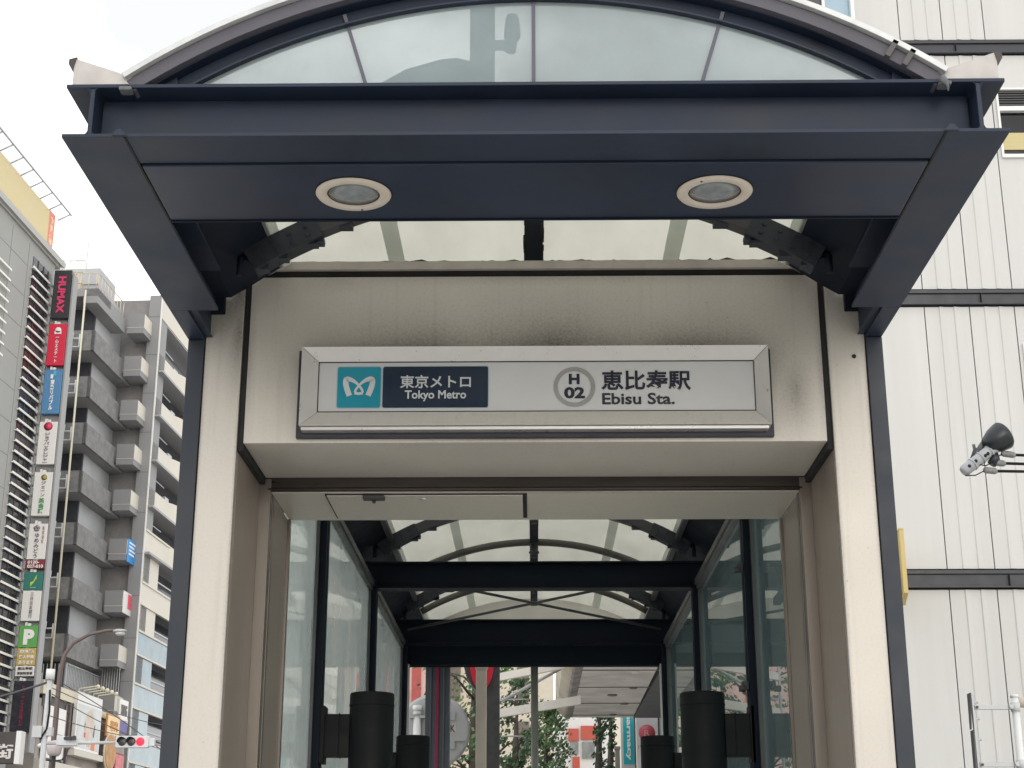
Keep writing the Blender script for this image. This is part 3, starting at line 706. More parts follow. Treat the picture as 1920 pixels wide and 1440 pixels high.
d2 = copy_tree(dl); d2.location = (0.683, 5.345, 4.014); d2['label'] = 'round recessed downlight with cream ring at right in navy canopy soffit'
d2.rotation_euler = (0, 0, R(160))

# --- black drum fittings bracketed to the inside posts
dr = thing('drum_fixture', 'large black drum fixture on bracket at left, nearer the portal', 'drum fixture', (-1.028, 9.875, 0), group='black drum fixtures along the stair sides')
m = MB(); m.lathe([(0.128, 1.55), (0.140, 1.56), (0.140, 2.672), (0.135, 2.682), (0.12, 2.684), (0.118, 2.67), (0.10, 2.66)], seg=48); m.lathe([(0.1405, 2.60), (0.1425, 2.603), (0.1425, 2.612), (0.1405, 2.615)], seg=48); m.build('drum', mat('black_drum', (0.006, 0.0065, 0.008), rough=0.6, var=0.2, spec=0.25), dr, local=True)
m = MB(); m.box(-0.312, -0.13, -0.06, 0.06, 2.29, 2.55); m.box(-0.20, -0.192, -0.064, 0.064, 2.285, 2.556); m.box(-0.314, -0.285, -0.075, 0.075, 2.25, 2.60); m.build('bracket', mat('black_drum', (0.014, 0.015, 0.017)), dr, bevel=0.004, local=True)
for (x, y, mir, dz, lab) in ((1.05, 9.875, True, 0, 'large black drum fixture on bracket at right, nearer the portal'), (-1.012, 13.11, False, 0.036, 'smaller looking black drum fixture at left, deeper in the passage'), (1.014, 13.11, True, 0.03, 'smaller looking black drum fixture at right, deeper in the passage')):
    c = copy_tree(dr); c.location = (x, y, dz); c['label'] = lab
    if mir: c.rotation_euler = (0, 0, math.pi)

# ================================================================== RIGHT: WHITE PANEL BUILDING
D = thing('panel_building', 'white ribbed metal panel building with dark horizontal bands at right', 'building', (8, 19.5, 0))
pw = mat('panel_white', (0.57, 0.568, 0.55), rough=0.5, var=0.055, scale=1.0, spec=0.4, stretch=(3.0, 1, 0.22))
def panel_profile(xa, xb, ribs, y=19.5):
    """plan outline of a panel: sawtooth of shallow lapped ribs"""
    n = 3 if ribs else 1; pts = []; w = (xb - xa) / n
    for i in range(n):
        a = xa + w * i
        if ribs and i > 0: pts += [(a - 0.012, y), (a, y - 0.015), (a + 0.012, y - 0.015), (a + 0.07, y - 0.002)]
        else: pts += [(a, y)]
    pts += [(xb, y), (xb, y + 0.08), (xa, y + 0.08)]
    return pts
gap = 0.007
bands = [(-0.2, 0.2), (1.40, 1.62), (5.14, 5.37), (8.97, 9.19), (12.78, 13.0), (16.6, 16.82)]
colsx = [(2.62, 3.28, False), (3.28, 3.94, False), (3.94, 4.62, False), (4.62, 5.258, False), (5.258, 5.862, True), (5.862, 6.462, True), (6.462, 7.7, False), (7.7, 8.3, True), (8.3, 8.9, True), (8.9, 10.2, False), (10.2, 13.5, False)]
for (za, zb_) in zip(bands[1:-1], bands[2:]):
    b0, b1 = za[1] + 0.02, zb_[0] - 0.02
    m = MB()
    for xa, xb, rb in colsx:
        if xa < 4.62 and not (xa >= 3.9 and b0 < 12): continue
        holes = []
        if xa == 6.462: holes = [(6.525, 7.55, b0 + 1.85 if False else None)]
        if xa == 6.462 and b0 > 5.3 and b0 < 12:
            wz0, wz1 = (11.15, 12.23) if b0 > 9 else (7.30, 8.42)
            for (p, q, r_, s_) in ((xa + gap, 6.515, b0, b1), (7.56, xb - gap, b0, b1), (6.515, 7.56, b0, wz0), (6.515, 7.56, wz1, b1)):
                m.box(p, q, 19.5, 19.58, r_, s_)
        else: m.prism(panel_profile(xa + gap, xb - gap, rb), 'z', b0, b1)
    m.build('wall_panel', pw, D)
m = MB(); m.box(3.95, 13.5, 19.582, 30, 0.0, 12.9); m.box(4.63, 13.5, 19.582, 30, 12.9, 17); m.build('core_wall', mat('shadow_joint', (0.10, 0.095, 0.09), rough=0.8), D)
for (a, b) in bands[1:]:
    m = MB(); m.prism([(19.44, a), (19.58, a), (19.58, b), (19.47, b), (19.47, b - 0.05), (19.50, b - 0.055), (19.50, a + 0.025), (19.44, a + 0.02)], 'x', 3.95 if a < 12 else 4.63, 13.5)
    m.box(6.02, 6.026, 19.437, 19.5, a + 0.002, b - 0.06)
    m.build('band', mat('band_dark', (0.026, 0.029, 0.037), rough=0.4, var=0.08), D, bevel=0.003)
# upper left window
w = MB(); w.box(4.57, 4.622, 19.42, 19.6, 13.25, 16.5); w.box(4.17, 4.21, 19.45, 19.6, 13.30, 16.5); w.box(3.0, 4.622, 19.44, 19.6, 13.20, 13.28)
wf = w.build('window', white_metal, D)
w = MB(); w.box(4.21, 4.57, 19.52, 19.53, 13.28, 16.5); w.build('pane', mat('sky_glass', (0.30, 0.42, 0.50), rough=0.05, spec=1.0), wf)
w = MB(); w.box(3.0, 4.17, 19.52, 19.53, 13.28, 16.5); w.build('pane', mat('dark_glass', (0.015, 0.018, 0.022), rough=0.05, spec=1.0), wf)
def side_window(z0, z1, blind):
    w = MB(); fx = 0.028
    w.box(6.517, 6.517 + fx, 19.46, 19.6, z0, z1); w.box(7.53, 7.558, 19.46, 19.6, z0, z1); w.box(6.517 + fx, 7.53, 19.46, 19.6, z0, z0 + 0.05); w.box(6.517 + fx, 7.53, 19.46, 19.6, z1 - 0.03, z1); w.box(6.517 + fx, 7.53, 19.46, 19.6, z1 - 0.36, z1 - 0.29)
    f = w.build('window', white_metal, D)
    w = MB()
    for k in range(6): w.box(6.55, 7.53, 19.49, 19.53, z1 - 0.07 - 0.038 * k, z1 - 0.05 - 0.038 * k)
    w.build('louvre', dark_metal, f)
    w = MB(); w.box(6.546, 7.53, 19.535, 19.545, z0 + 0.05, z1 - 0.36); w.build('pane', glass_mat('office_glass', tint=(0.10, 0.14, 0.13), ior=1.5), f)
    w = MB(); w.box(6.546, 7.53, 19.546, 19.56, z0 + 0.05, z1 - 0.03); w.build('room_backing', mat('dark_room', (0.05, 0.06, 0.058), rough=0.7), f)
    if blind:
        w = MB(); w.box(6.547, 7.529, 19.515, 19.534, z0 + 0.14, z0 + 0.40); w.build('blind', mat('straw_blind', (0.55, 0.47, 0.25), rough=0.7, var=0.1, scale=3, stretch=(0.3, 1, 25)), f)
side_window(11.15, 12.23, True); side_window(7.30, 8.42, False)
# yellow projecting sign on the white wall
ys = thing('projecting_sign', 'yellow projecting sign with curved foot on white panel wall', 'sign', (4.46, 18.6, 4.8))
yel = mat('yellow_enamel', (0.46, 0.33, 0.10), rough=0.4, var=0.08, scale=5)
prof = [(19.42, 5.66), (18.42, 5.66), (18.42, 4.90)] + [(18.42 + 1.0 * (1 - math.cos(a)) , 4.90 - 0.12 * math.sin(a)) for a in [R(15 * k) for k in range(1, 4)]] + [(19.42, 5.2)]
m = MB(); m.prism([(19.42, 5.645), (18.47, 5.645), (18.47, 4.94), (18.62, 4.83), (18.85, 4.80), (19.42, 4.95)], 'x', 4.425, 4.46); m.build('sign_board', yel, ys, bevel=0.004)
m = MB(); m.box(4.42, 4.475, 18.40, 18.468, 4.88, 5.65); m.box(4.42, 4.475, 18.40, 19.42, 5.651, 5.675); m.prism([(18.40, 4.88), (18.47, 4.88), (18.62, 4.79), (18.60, 4.765)], 'x', 4.42, 4.475); m.build('sign_rim', mat('yellow_rim', (0.52, 0.39, 0.14), rough=0.4), ys, bevel=0.004)
m = MB(); m.box(4.43, 4.455, 19.30, 19.44, 5.0, 5.06); m.build('bracket', grey_metal, ys)

# cable end clamp assembly hanging at right, with its off-frame pole
fl = thing('cable_clamp_array', 'grey clamp bar with dark bell cap and three cables at right', 'cable fixture', (4.2, 14, 5.2))
d0, d1 = Vector((3.995, 14, 5.205)), Vector((4.355, 14, 5.475)); dv = d1 - d0
m = MB(); m.tube([d0, d0 + dv * 0.05, d1 - dv * 0.05, d1], [0.040, 0.056, 0.056, 0.045], seg=14)
for k in (0.28, 0.5, 0.74): m.tube([d0 + dv * (k - 0.02), d0 + dv * (k + 0.02)], 0.062, seg=14)
m.build('clamp_bar', mat('pale_clamp_grey', (0.36, 0.37, 0.39), rough=0.5, var=0.12, scale=25), fl)
m = MB()
for k in (0.18, 0.36, 0.55, 0.62, 0.82):
    p = d0 + dv * k + Vector((0.012 * (1 if k > 0.5 else -1), -0.052, -0.005)); m = MB(); m.sphere(p, 0.017, 8, 6); m.build('bolt_hole', black_gap, fl)
m = MB(); ax = Vector((0.72, 0.1, 0.45)).normalized(); m.lathe([(0.05, -0.13), (0.075, -0.115), (0.118, -0.02), (0.132, 0.045), (0.138, 0.085), (0.13, 0.10), (0.0, 0.11)], (4.335, 14.0, 5.515), ax, seg=28)
m.build('bell_cap', mat('dark_green_black', (0.010, 0.014, 0.019), rough=0.35, var=0.2), fl)
m = MB(); m.tube([(4.15, 14.05, 5.37), (4.20, 14.04, 5.46), (4.25, 14.03, 5.52), (4.30, 14.0, 5.53)], 0.030, seg=8); m.tube([(4.10, 14.04, 5.34), (4.135, 14.03, 5.43), (4.12, 14.0, 5.47)], 0.016, seg=6); m.tube([(4.13, 14.04, 5.36), (4.165, 14.03, 5.44)], 0.02, seg=6)
m.build('conduit', mat('mid_clamp_grey', (0.10, 0.105, 0.11), rough=0.5), fl)
m = MB(); m.sphere((4.245, 13.98, 5.50), 0.035, 10, 8); m.build('reflector', mat('white_reflector', (0.7, 0.7, 0.7)), fl)
m = MB(); m.tube([(4.30, 14.02, 5.40), (4.31, 14.0, 5.33), (4.27, 14, 5.28)], 0.045, seg=8); m.build('lower_arm', mat('dark_green_black', (0.014, 0.020, 0.024)), fl)
m = MB()
for (xs, xe, z0, z1, k) in ((4.37, 4.50, 5.382, 5.368, 0.9), (4.26, 4.40, 5.298, 5.286, 0.62), (4.19, 4.315, 5.222, 5.212, 0.12)):
    m.tube([(xs, 14, z0), (xs + 0.02, 14, z0), (xe - 0.02, 14, z1), (xe, 14, z1)], [0.02, 0.03, 0.03, 0.02], seg=10)
m.build('cable_socket', mat('socket_grey', (0.20, 0.20, 0.195), rough=0.5, var=0.3, scale=30), fl)
for (xs, z0, z1) in ((4.49, 5.368, 5.30), (4.39, 5.287, 5.22), (4.30, 5.213, 5.17)):
    m = MB(); m.tube([(xs, 14, z0), (5.2, 14, z0 * 0.6 + z1 * 0.4), (6.6, 14, z1 - 0.02)], 0.014, seg=8); m.build('cable', black_gap, fl)
m = MB()
for (k, x2, z2) in ((0.03, 4.2, 5.218), (0.42, 4.27, 5.295), (0.75, 4.38, 5.378)):
    p = d0 + dv * k; m.tube([p + Vector((0, -0.03, -0.05)), Vector(((p.x + x2) / 2, 13.97, (p.z - 0.08 + z2) / 2 - 0.01)), (x2, 14, z2)], 0.006, seg=6)
m.build('lead_wire', black_gap, fl)
m = MB(); m.tube([(6.6, 14, 0), (6.6, 14, 7.0)], 0.11, seg=14); m.build('support_pole', grey_metal, fl)
# bracket frame at lower right
bf = thing('sign_frame', 'grey bolted sign bracket frame on white pole, seen from behind', 'sign frame', (3.65, 12, 0))
m = MB(); m.tube([(3.655, 12, 0), (3.655, 12, 2.915)], 0.028, seg=14); m.tube([(3.655, 12, 2.90), (3.655, 12, 2.92)], 0.032, seg=14); m.build('pole', white_metal, bf)
for z in (2.40, 2.825):
    m = MB(); m.box(3.345, 3.64, 11.985, 12.015, z - 0.017, z + 0.017); m.build('cross_bar', grey_metal, bf, bevel=0.002)
    m = MB(); m.tube([(3.655, 12, z - 0.03), (3.655, 12, z + 0.035)], 0.036, seg=14); m.box(3.60, 3.63, 11.965, 12.0, z - 0.014, z + 0.018); m.lathe([(0.011, 0), (0.011, 0.012)], (3.612, 11.965, z), (0, -1, 0), seg=6); m.build('pole_clamp', light_grey, bf)
    m = MB(); m.lathe([(0.011, 0), (0.011, 0.012)], (3.36, 11.984, z), (0, -1, 0), seg=6); m.build('bolt', dark_metal, bf)
m = MB(); m.box(3.326, 3.343, 11.99, 12.03, 1.9, 2.925)
for z in (2.865, 2.74, 2.585, 2.3): m.box(3.343, 3.366, 12.0, 12.02, z - 0.008, z + 0.008); m.lathe([(0.01, 0), (0.01, 0.012)], (3.366, 12.01, z), (1, 0, 0), seg=6)
m.build('edge_channel', grey_metal, bf, bevel=0.002)
for z0, z1 in ((2.665, 2.925), (1.9, 2.65)):
    m = MB(); m.add([(3.296, 11.9, z1), (3.302, 11.9, z1), (3.318, 12.03, z0), (3.310, 12.03, z0), (3.296, 12.0, z1), (3.302, 12.0, z1), (3.318, 12.06, z0), (3.310, 12.06, z0)], [(0, 1, 2, 3), (7, 6, 5, 4), (0, 4, 5, 1), (1, 5, 6, 2), (2, 6, 7, 3), (3, 7, 4, 0)])
    m.build('sign_plate', mat('plate_edge', (0.16, 0.16, 0.17), rough=0.4, metal=0.5), bf)
m = MB(); m.lathe([(0.055, 0), (0.06, 0.05), (0.05, 0.06)], (3.70, 12.05, 2.84), (0.2, 0, 1), seg=18); m.build('speaker_cap', mat('beige_plastic', (0.5, 0.45, 0.38)), bf)

# ================================================================== LEFT STREET
SA = R(-3.0)
P0 = (-28.41, 85.0, 0.0)
wall_a = mat('street_panel_grey', (0.30, 0.30, 0.285), rough=0.6, var=0.03, scale=0.3)
A = thing('office_building', 'pale grey office building with white louvre slats and roof billboard at far left', 'building', P0, SA)
m = MB(); m.box(-22, 0, -30, 0, 0, 36.9); m.build('wall', wall_a, A, local=True)
m = MB()
for z in [35.2 - 1.86 * k for k in range(18)]: m.box(0.0, 0.006, -30, -4.06, z - 0.02, z + 0.02)
for u in (-4.06, -6.6, -9.4, -12.2, -15): m.box(0.0, 0.008, u - 0.02, u + 0.02, 2, 36.6)
m.build('panel_joint', mat('joint_grey', (0.16, 0.15, 0.14)), A, local=True)
m = MB(); m.box(-22.3, 0.12, -30, 0.35, 36.9, 37.02); m.box(-22.3, 0.30, -30, 0.95, 37.02, 37.40); m.build('parapet', mat('street_panel_light', (0.40, 0.40, 0.385), rough=0.6), A, local=True)
win_dark = mat('street_window', (0.03, 0.032, 0.042), rough=0.12, var=0.5, scale=0.5)
m = MB(); m.box(0.0, 0.03, -3.35, -0.55, 8.5, 36.1); ws_ = m.build('window', win_dark, A, local=True)
m = MB()
for u in (-2.6, -1.75, -1.0): m.box(0.03, 0.07, u - 0.03, u + 0.03, 8.5, 36.1)
for k in range(10): m.box(0.03, 0.05, -3.35, -0.55, 33.4 - 2.75 * k, 34.0 - 2.75 * k)
m.build('mullion', mat('mullion_dark', (0.06, 0.05, 0.055)), ws_, local=True)
for z0, z1 in ((28.6, 31.2), (24.9, 25.8)):
    m = MB(); m.box(0.032, 0.045, -3.3, -1.0, z0, z1); m.build('red_interior', mat('dark_red_glass', (0.045, 0.02, 0.022), rough=0.2), ws_, local=True)
slat_m = mat('slat_white', (0.80, 0.79, 0.72), rough=0.45)
for k in range(43):
    z = 35.35 - 0.605 * k
    m = MB(); m.box(0.14, 0.19, -3.6, -0.15, z - 0.06, z + 0.06); m.box(0.0, 0.14, -3.5, -3.42, z - 0.03, z + 0.03); m.build('slat', slat_m, A, local=True)
for k in range(9):
    z = 33.9 - 0.62 * k
    m = MB(); m.box(0.14, 0.19, -10.5, -6.55, z - 0.055, z + 0.055); m.build('slat', slat_m, A, local=True)
# billboard on the roof
bb = thing('roof_billboard', 'long yellow rooftop billboard with red end panel on steel frame', 'billboard', P0, SA)
m = MB(); m.box(-0.55, -0.35, -30, -0.75, 37.95, 40.15); m.build('yellow_face', mat('billboard_yellow', (0.60, 0.50, 0.27), rough=0.5, var=0.03, scale=0.4), bb, local=True)
m = MB(); m.box(-0.55, -0.35, -0.74, 0.18, 37.75, 40.2); rf = m.build('red_face', mat('billboard_red', (0.72, 0.20, 0.13), rough=0.5), bb, local=True)
text('lettering', '飲\n食\n酒\n場', mat('pale_yellow_ink', (0.80, 0.66, 0.40)), rf, (-0.55, -0.05, 38.1, 39.9), 0, local=True, bold=0.02, depth=0.02, xplane=-0.35)
m = MB(); m.box(-0.6, -0.30, -30, 0.2, 37.50, 37.70); m.box(-0.6, -0.15, -30, 0.2, 37.40, 37.46)
for u in range(-28, 1, 1): m.box(-0.5, -0.4, u - 0.05, u + 0.05, 37.40, 37.9)
m.build('lower_frame', mat('brown_steel', (0.10, 0.07, 0.065)), bb, local=True)
m = MB(); m.tube([(0.35, -30, 40.55), (0.35, 0.9, 40.55)], 0.05, seg=6)
for k in range(16): m.tube([(-0.4, 0.75 - 1.55 * k, 40.18), (0.35, 0.75 - 1.55 * k, 40.55)], 0.04, seg=6)
m.build('lamp_rail', grey_metal, bb, local=True)
# blade signs on the corner, one above the other
ms = MB(); ms.box(-27.0, -26.90, 84.05, 84.9, 8.5, 35.95); ms.box(-28.15, -27.0, 84.35, 84.8, 8.5, 36.1)
sm = ms.build('sign_mast', mat('mast_grey', (0.27, 0.27, 0.27), rough=0.5), A)
BX0, BX1 = -28.06, -27.03
whit = mat('sign_white', (0.72, 0.70, 0.68), rough=0.35, var=0.02); inkk = mat('sign_black_ink', (0.03, 0.03, 0.035)); wink = mat('sign_white_ink', (0.78, 0.77, 0.75))
def blade(zb_, zt, mt, label, name='blade_sign'):
    s = thing(name, label, 'sign', (-27.5, 84, zb_), group='blade signs stacked on the corner mast')
    m = MB(); m.box(BX0, BX1, 84.0, 84.3, zb_, zt); m.build('face', mt, s, bevel=0.02)
    m = MB(); m.box(-27.62, -27.46, 84.05, 84.25, zt + 0.003, zt + 0.14); m.box(-27.80, -27.66, 84.1, 84.2, zt + 0.02, zt + 0.20); m.build('lamp_bracket', white_metal, s)
    return s
zs = lambda y: None
def zof(py):   # height of a picture row on the blade plane, worked out once from the camera
    t = (720 - py) / 2900.0
    return 1.5 + 84.0 * math.tan(R(18.138) + math.atan(t))
XO = lambda f0: BX0 + (BX1 - BX0) * f0
s = blade(zof(592), zof(502), mat('sign_charcoal', (0.022, 0.022, 0.028), rough=0.3), 'charcoal blade sign with pink letters, topmost on the mast')
text('lettering', 'HUMAX', mat('pink_ink', (0.62, 0.03, 0.12)), s, (XO(0.28), XO(0.72), zof(583), zof(514)), 83.99, rot=-90, bold=0.05, depth=0.02)
s = blade(zof(681), zof(603), mat('sign_red', (0.60, 0.012, 0.05), rough=0.35), 'red blade sign with white characters below charcoal sign')
text('lettering', '一\n心\nエ\nス\nテ\nー\nト', wink, s, (XO(0.42), XO(0.62), zof(676), zof(628)), 83.99, bold=0.02, depth=0.02)
m = MB(); m.lathe([(0.0, 0.02), (0.17, 0.02), (0.19, 0.0)], (XO(0.53), 83.99, zof(615)), (0, -1, 0), seg=12); m.box(XO(0.34), XO(0.72), 83.97, 84.0, zof(622), zof(617)); m.build('emblem', wink, s)
s = blade(zof(772), zof(689), mat('sign_blue', (0.075, 0.22, 0.42), rough=0.35), 'blue blade sign with white vertical lettering')
text('lettering', '東\n急\nリ\nバ\nブ\nル', wink, s, (XO(0.38), XO(0.62), zof(765), zof(708)), 83.99, bold=0.04, depth=0.02)
m = MB(); m.box(XO(0.36), XO(0.50), 83.975, 84.0, zof(706), zof(698)); m.build('emblem', wink, s)
m = MB(); m.box(XO(0.52), XO(0.66), 83.975, 84.0, zof(700), zof(692)); m.build('emblem', mat('cyan_ink', (0.06, 0.45, 0.65)), s)
s = blade(zof(867), zof(787), whit, 'white blade sign with red disc and grey script lettering')
m = MB(); m.lathe([(0.25, 0.02), (0.0, 0.021)], (XO(0.5), 83.995, zof(796)), (0, -1, 0), seg=24); m.build('red_disc', mat('rose_ink', (0.72, 0.06, 0.12)), s)
text('lettering', 'ジ\nョ\nイ\nパ\nッ\nク\nレ\nジ\nャ\nー', mat('grey_script', (0.14, 0.13, 0.12)), s, (XO(0.34), XO(0.64), zof(864), zof(808)), 83.99, depth=0.02, bold=0.01)
s = blade(zof(964), zof(882), whit, 'white blade sign with gold emblem and green lower characters')
m = MB(); m.lathe([(0.17, 0.02), (0.0, 0.021)], (XO(0.55), 83.995, zof(892)), (0, -1, 0), seg=16); m.build('emblem', mat('gold_ink', (0.42, 0.32, 0.10)), s)
text('lettering', 'ジ\nェ\nー\nン', inkk, s, (XO(0.42), XO(0.66), zof(928), zof(899)), 83.99, depth=0.02)
text('lettering', '英\n会\n話', mat('green_ink', (0.06, 0.28, 0.10)), s, (XO(0.36), XO(0.68), zof(960), zof(931)), 83.99, bold=0.03, depth=0.02)
s = blade(zof(1046), zof(979), whit, 'white blade sign with violet flower and brush lettering')
m = MB()
for k in range(5): m.lathe([(0.09, 0.02), (0.0, 0.021)], (XO(0.42) + 0.10 * math.cos(R(72 * k + 90)), 83.995, zof(988) + 0.10 * math.sin(R(72 * k + 90))), (0, -1, 0), seg=10)
m.build('emblem', mat('violet_ink', (0.34, 0.26, 0.32)), s)
text('lettering', 'ゆ\nめ\nみ\nど\nう', inkk, s, (XO(0.34), XO(0.60), zof(1044), zof(997)), 83.99, depth=0.02)
text('lettering', '株\n式\n会\n社', mat('brown_ink', (0.30, 0.20, 0.16)), s, (XO(0.72), XO(0.84), zof(1016), zof(984)), 83.99, depth=0.02)
s = blade(zof(1063.5), zof(1047), mat('sign_maroon', (0.20, 0.02, 0.03)), 'maroon blade sign with white phone number 0120-027-010')
text('lettering', '0120-', wink, s, (XO(0.10), XO(0.72), zof(1054.5), zof(1048.5)), 83.99, depth=0.02, bold=0.03)
text('lettering', '027-010', wink, s, (XO(0.10), XO(0.95), zof(1062.5), zof(1056)), 83.99, depth=0.02, bold=0.03)
s = blade(zof(1104), zof(1070), mat('sign_green', (0.015, 0.16, 0.13)), 'dark green blade sign with lime leaf emblem')
m = MB(); m.prism([(XO(0.34), zof(1090)), (XO(0.52), zof(1087)), (XO(0.66), zof(1075)), (XO(0.66), zof(1082)), (XO(0.50), zof(1091)), (XO(0.36), zof(1097))], 'y', 83.975, 84.0); m.build('emblem', mat('lime_ink', (0.50, 0.62, 0.05)), s)
text('lettering', 'SMTB', wink, s, (XO(0.36), XO(0.66), zof(1100), zof(1098.5)), 83.99, depth=0.02)
s = blade(zof(1162), zof(1105), whit, 'white blade sign with grey bank name characters')
text('lettering', '三\n井\n住\n友\n銀\n行', mat('grey_script', (0.14, 0.13, 0.12)), s, (XO(0.42), XO(0.60), zof(1157), zof(1109)), 83.99, depth=0.02)
s = blade(zof(1212), zof(1171), mat('sign_leaf_green', (0.10, 0.34, 0.08)), 'green blade sign with a large white letter P')
text('lettering', 'P', wink, s, (XO(0.27), XO(0.84), zof(1207), zof(1178)), 83.99, bold=0.06, depth=0.03)
s = blade(zof(1245.5), zof(1213), mat('sign_ochre', (0.50, 0.36, 0.10)), 'ochre blade sign with three lines of white characters')
for i, tx in enumerate(('定期券購入', '購入特典', 'あります')):
    text('lettering', tx, wink, s, (XO(0.14), XO(0.92), zof(1223 + 10.2 * i), zof(1216 + 10.2 * i)), 83.99, bold=0.03, depth=0.02)
s = blade(zof(1266), zof(1246.5), whit, 'small white blade sign with two lines of black characters')
text('lettering', '恵比寿駅', inkk, s, (XO(0.12), XO(0.92), zof(1254.5), zof(1249)), 83.99, bold=0.02, depth=0.02)
text('lettering', '駅前駐車場', inkk, s, (XO(0.12), XO(0.92), zof(1263.5), zof(1258)), 83.99, bold=0.02, depth=0.02)
s = blade(zof(1370), zof(1275), mat('sign_ink_black', (0.010, 0.010, 0.018), rough=0.25), 'black blade sign with magenta vertical lettering, lowest on the mast')
text('lettering', 'ヒ\nュ\nー\nマ\nッ\nク\nス\n恵\n比\n寿\nビ\nル', mat('magenta_ink', (0.36, 0.02, 0.10)), s, (XO(0.44), XO(0.64), zof(1360), zof(1284)), 83.99, depth=0.02)

# apartment block behind
B = thing('apartment_building', 'tall grey apartment block with open corridors and curved cream balconies', 'building', P0, SA)
b_grey = mat('apartment_grey', (0.27, 0.27, 0.275), rough=0.7, var=0.05, scale=0.5)
b_par = mat('apartment_textured', (0.20, 0.196, 0.196), rough=0.9, var=0.28, scale=2.2, bump=0.3, bscale=6)
b_light = mat('apartment_light', (0.44, 0.45, 0.46), rough=0.7, var=0.1, scale=0.4)
b_cream = mat('apartment_cream', (0.62, 0.585, 0.51), rough=0.6, var=0.05, scale=0.4)
b_shade = mat('apartment_shade', (0.065, 0.068, 0.08), rough=0.7, var=0.3)
b_box = mat('apartment_box', (0.26, 0.26, 0.265), rough=0.7, var=0.04)
m = MB(); m.box(-14, -3.0, 16.1, 21.6, 0, 42.2); m.build('stair_wall', b_light, B, local=True)
m = MB(); m.box(-14, -3.02, 15.9, 16.08, 0, 41.3); m.box(-14, -6.5, 13.6, 16, 0, 41.3); m.build('recess_wall', b_shade, B, local=True)  # dark corridor interior painted as wall colour, lifted for haze
m = MB(); m.box(-4.5, -0.92, 21.62, 23, 0, 43.1); m.build('wall', mat('apartment_stucco', (0.25, 0.24, 0.235), rough=0.9, var=0.15, scale=1.5), B, local=True)
m = MB(); m.box(-0.9, 0.0, 21.2, 23, 0, 43.3); m.build('pillar', b_grey, B, local=True)
for k in range(14):
    m = MB(); m.box(-0.91, 0.01, 21.19, 21.3, 41.6 - 2.95 * k, 41.64 - 2.95 * k); m.build('pillar_joint', mat('joint_grey', (0.16, 0.15, 0.14)), B, local=True)
m = MB(); m.box(-0.02, 0.06, 21.16, 21.30, 0, 43.3); m.build('corner_strip', mat('strip_white', (0.72, 0.71, 0.68)), B, local=True)
m = MB(); m.box(-14, -1.25, 23.0, 40, 0, 43.0); m.build('core_wall', mat('balcony_shade', (0.10, 0.10, 0.105), rough=0.8, var=0.2), B, local=True)  # shade inside the balcony openings put into this dark wall colour
FH = 3.27
BOXZ = [41.2, 37.95, 34.65, 31.40, 28.10, 24.60, 21.0, 17.35, 14.0, 10.7]
PARZ = [None, 37.0, 33.95, 30.75, 27.75, 24.65, 21.3, 17.9, 14.4, 11.0]
for k in range(10):
    zt = BOXZ[k]
    # box balcony
    m = MB(); m.box(-1.85, -0.62, 19.4, 21.9, zt - 1.50, zt); bx = m.build('box_balcony', b_box, B, local=True)
    m = MB(); m.box(-1.88, -0.60, 19.38, 21.9, zt - 1.08, zt - 1.05); m.box(-0.615, -0.60, 19.42, 21.9, zt - 1.05, zt - 0.06)
    m.build('side_panel', b_cream, bx, local=True)
    if k > 0:
        z1 = zt + 1.0 - 0.35 if False else zt + 0.0
    # corridor parapet, first the return facing us then the long side
    zp = BOXZ[k] - 0.25
    if k > 0:
        m = MB(); m.box(-6.5, -2.0, 13.25, 13.45, zp - 1.45, zp); m.box(-2.2, -2.0, 13.25, 19.4, zp - 1.45, zp)
        m.build('corridor_parapet', b_par, B, local=True)
        m = MB(); m.box(-6.5, -2.02, 13.46, 16.0, zp - 1.40, zp - 1.2); m.box(-3.0, -2.02, 15.9, 21.5, zp - 1.38, zp - 1.18); m.build('corridor_slab', b_grey, B, local=True)
m = MB(); m.box(-6.5, -2.0, 13.25, 16, 40.2, 40.75); m.box(-3.0, -2.0, 13.25, 19.4, 39.7, 40.75); m.build('roof_slab', b_grey, B, local=True)
for u, x in ((0, 0),):
    m = MB()
    for q in range(9): m.tube([(-2.1, 13.4 + 0.7 * q, 40.75), (-2.1, 13.4 + 0.7 * q, 41.9)], 0.03, seg=5)
    m.tube([(-2.1, 13.3, 41.9), (-2.1, 19.3, 41.9)], 0.035, seg=5); m.tube([(-6, 13.3, 41.9), (-2.1, 13.3, 41.9)], 0.035, seg=5)
    for q in range(7): m.tube([(-2.2 - 0.55 * q, 13.3, 40.75), (-2.2 - 0.55 * q, 13.3, 41.9)], 0.03, seg=5)
    m.build('roof_railing', mat('cream_rail', (0.62, 0.54, 0.42)), B, local=True)
m = MB(); m.box(-7, -3.0, 16.0, 19.5, 42.2, 43.4); m.build('penthouse', b_light, B, local=True)
m = MB(); m.tube([(-4.2, 16.5, 43), (-4.2, 16.5, 48)], 0.035, seg=5); m.build('antenna', light_grey, B, local=True)
# water tank cage on roof
m = MB()
for q in range(5):
    for zz in (41.2, 42.0, 42.9): m.tube([(-5.2, 13.4, zz), (-3.2, 13.4, zz)], 0.03, seg=5)
    m.tube([(-5.2 + 0.5 * q, 13.4, 40.7), (-5.2 + 0.5 * q, 13.4, 43.0)], 0.03, seg=5)
m.box(-4.8, -3.8, 13.8, 14.8, 40.8, 42.2); m.build('tank_cage', mat('cream_rail', (0.62, 0.54, 0.42)), B, local=True)
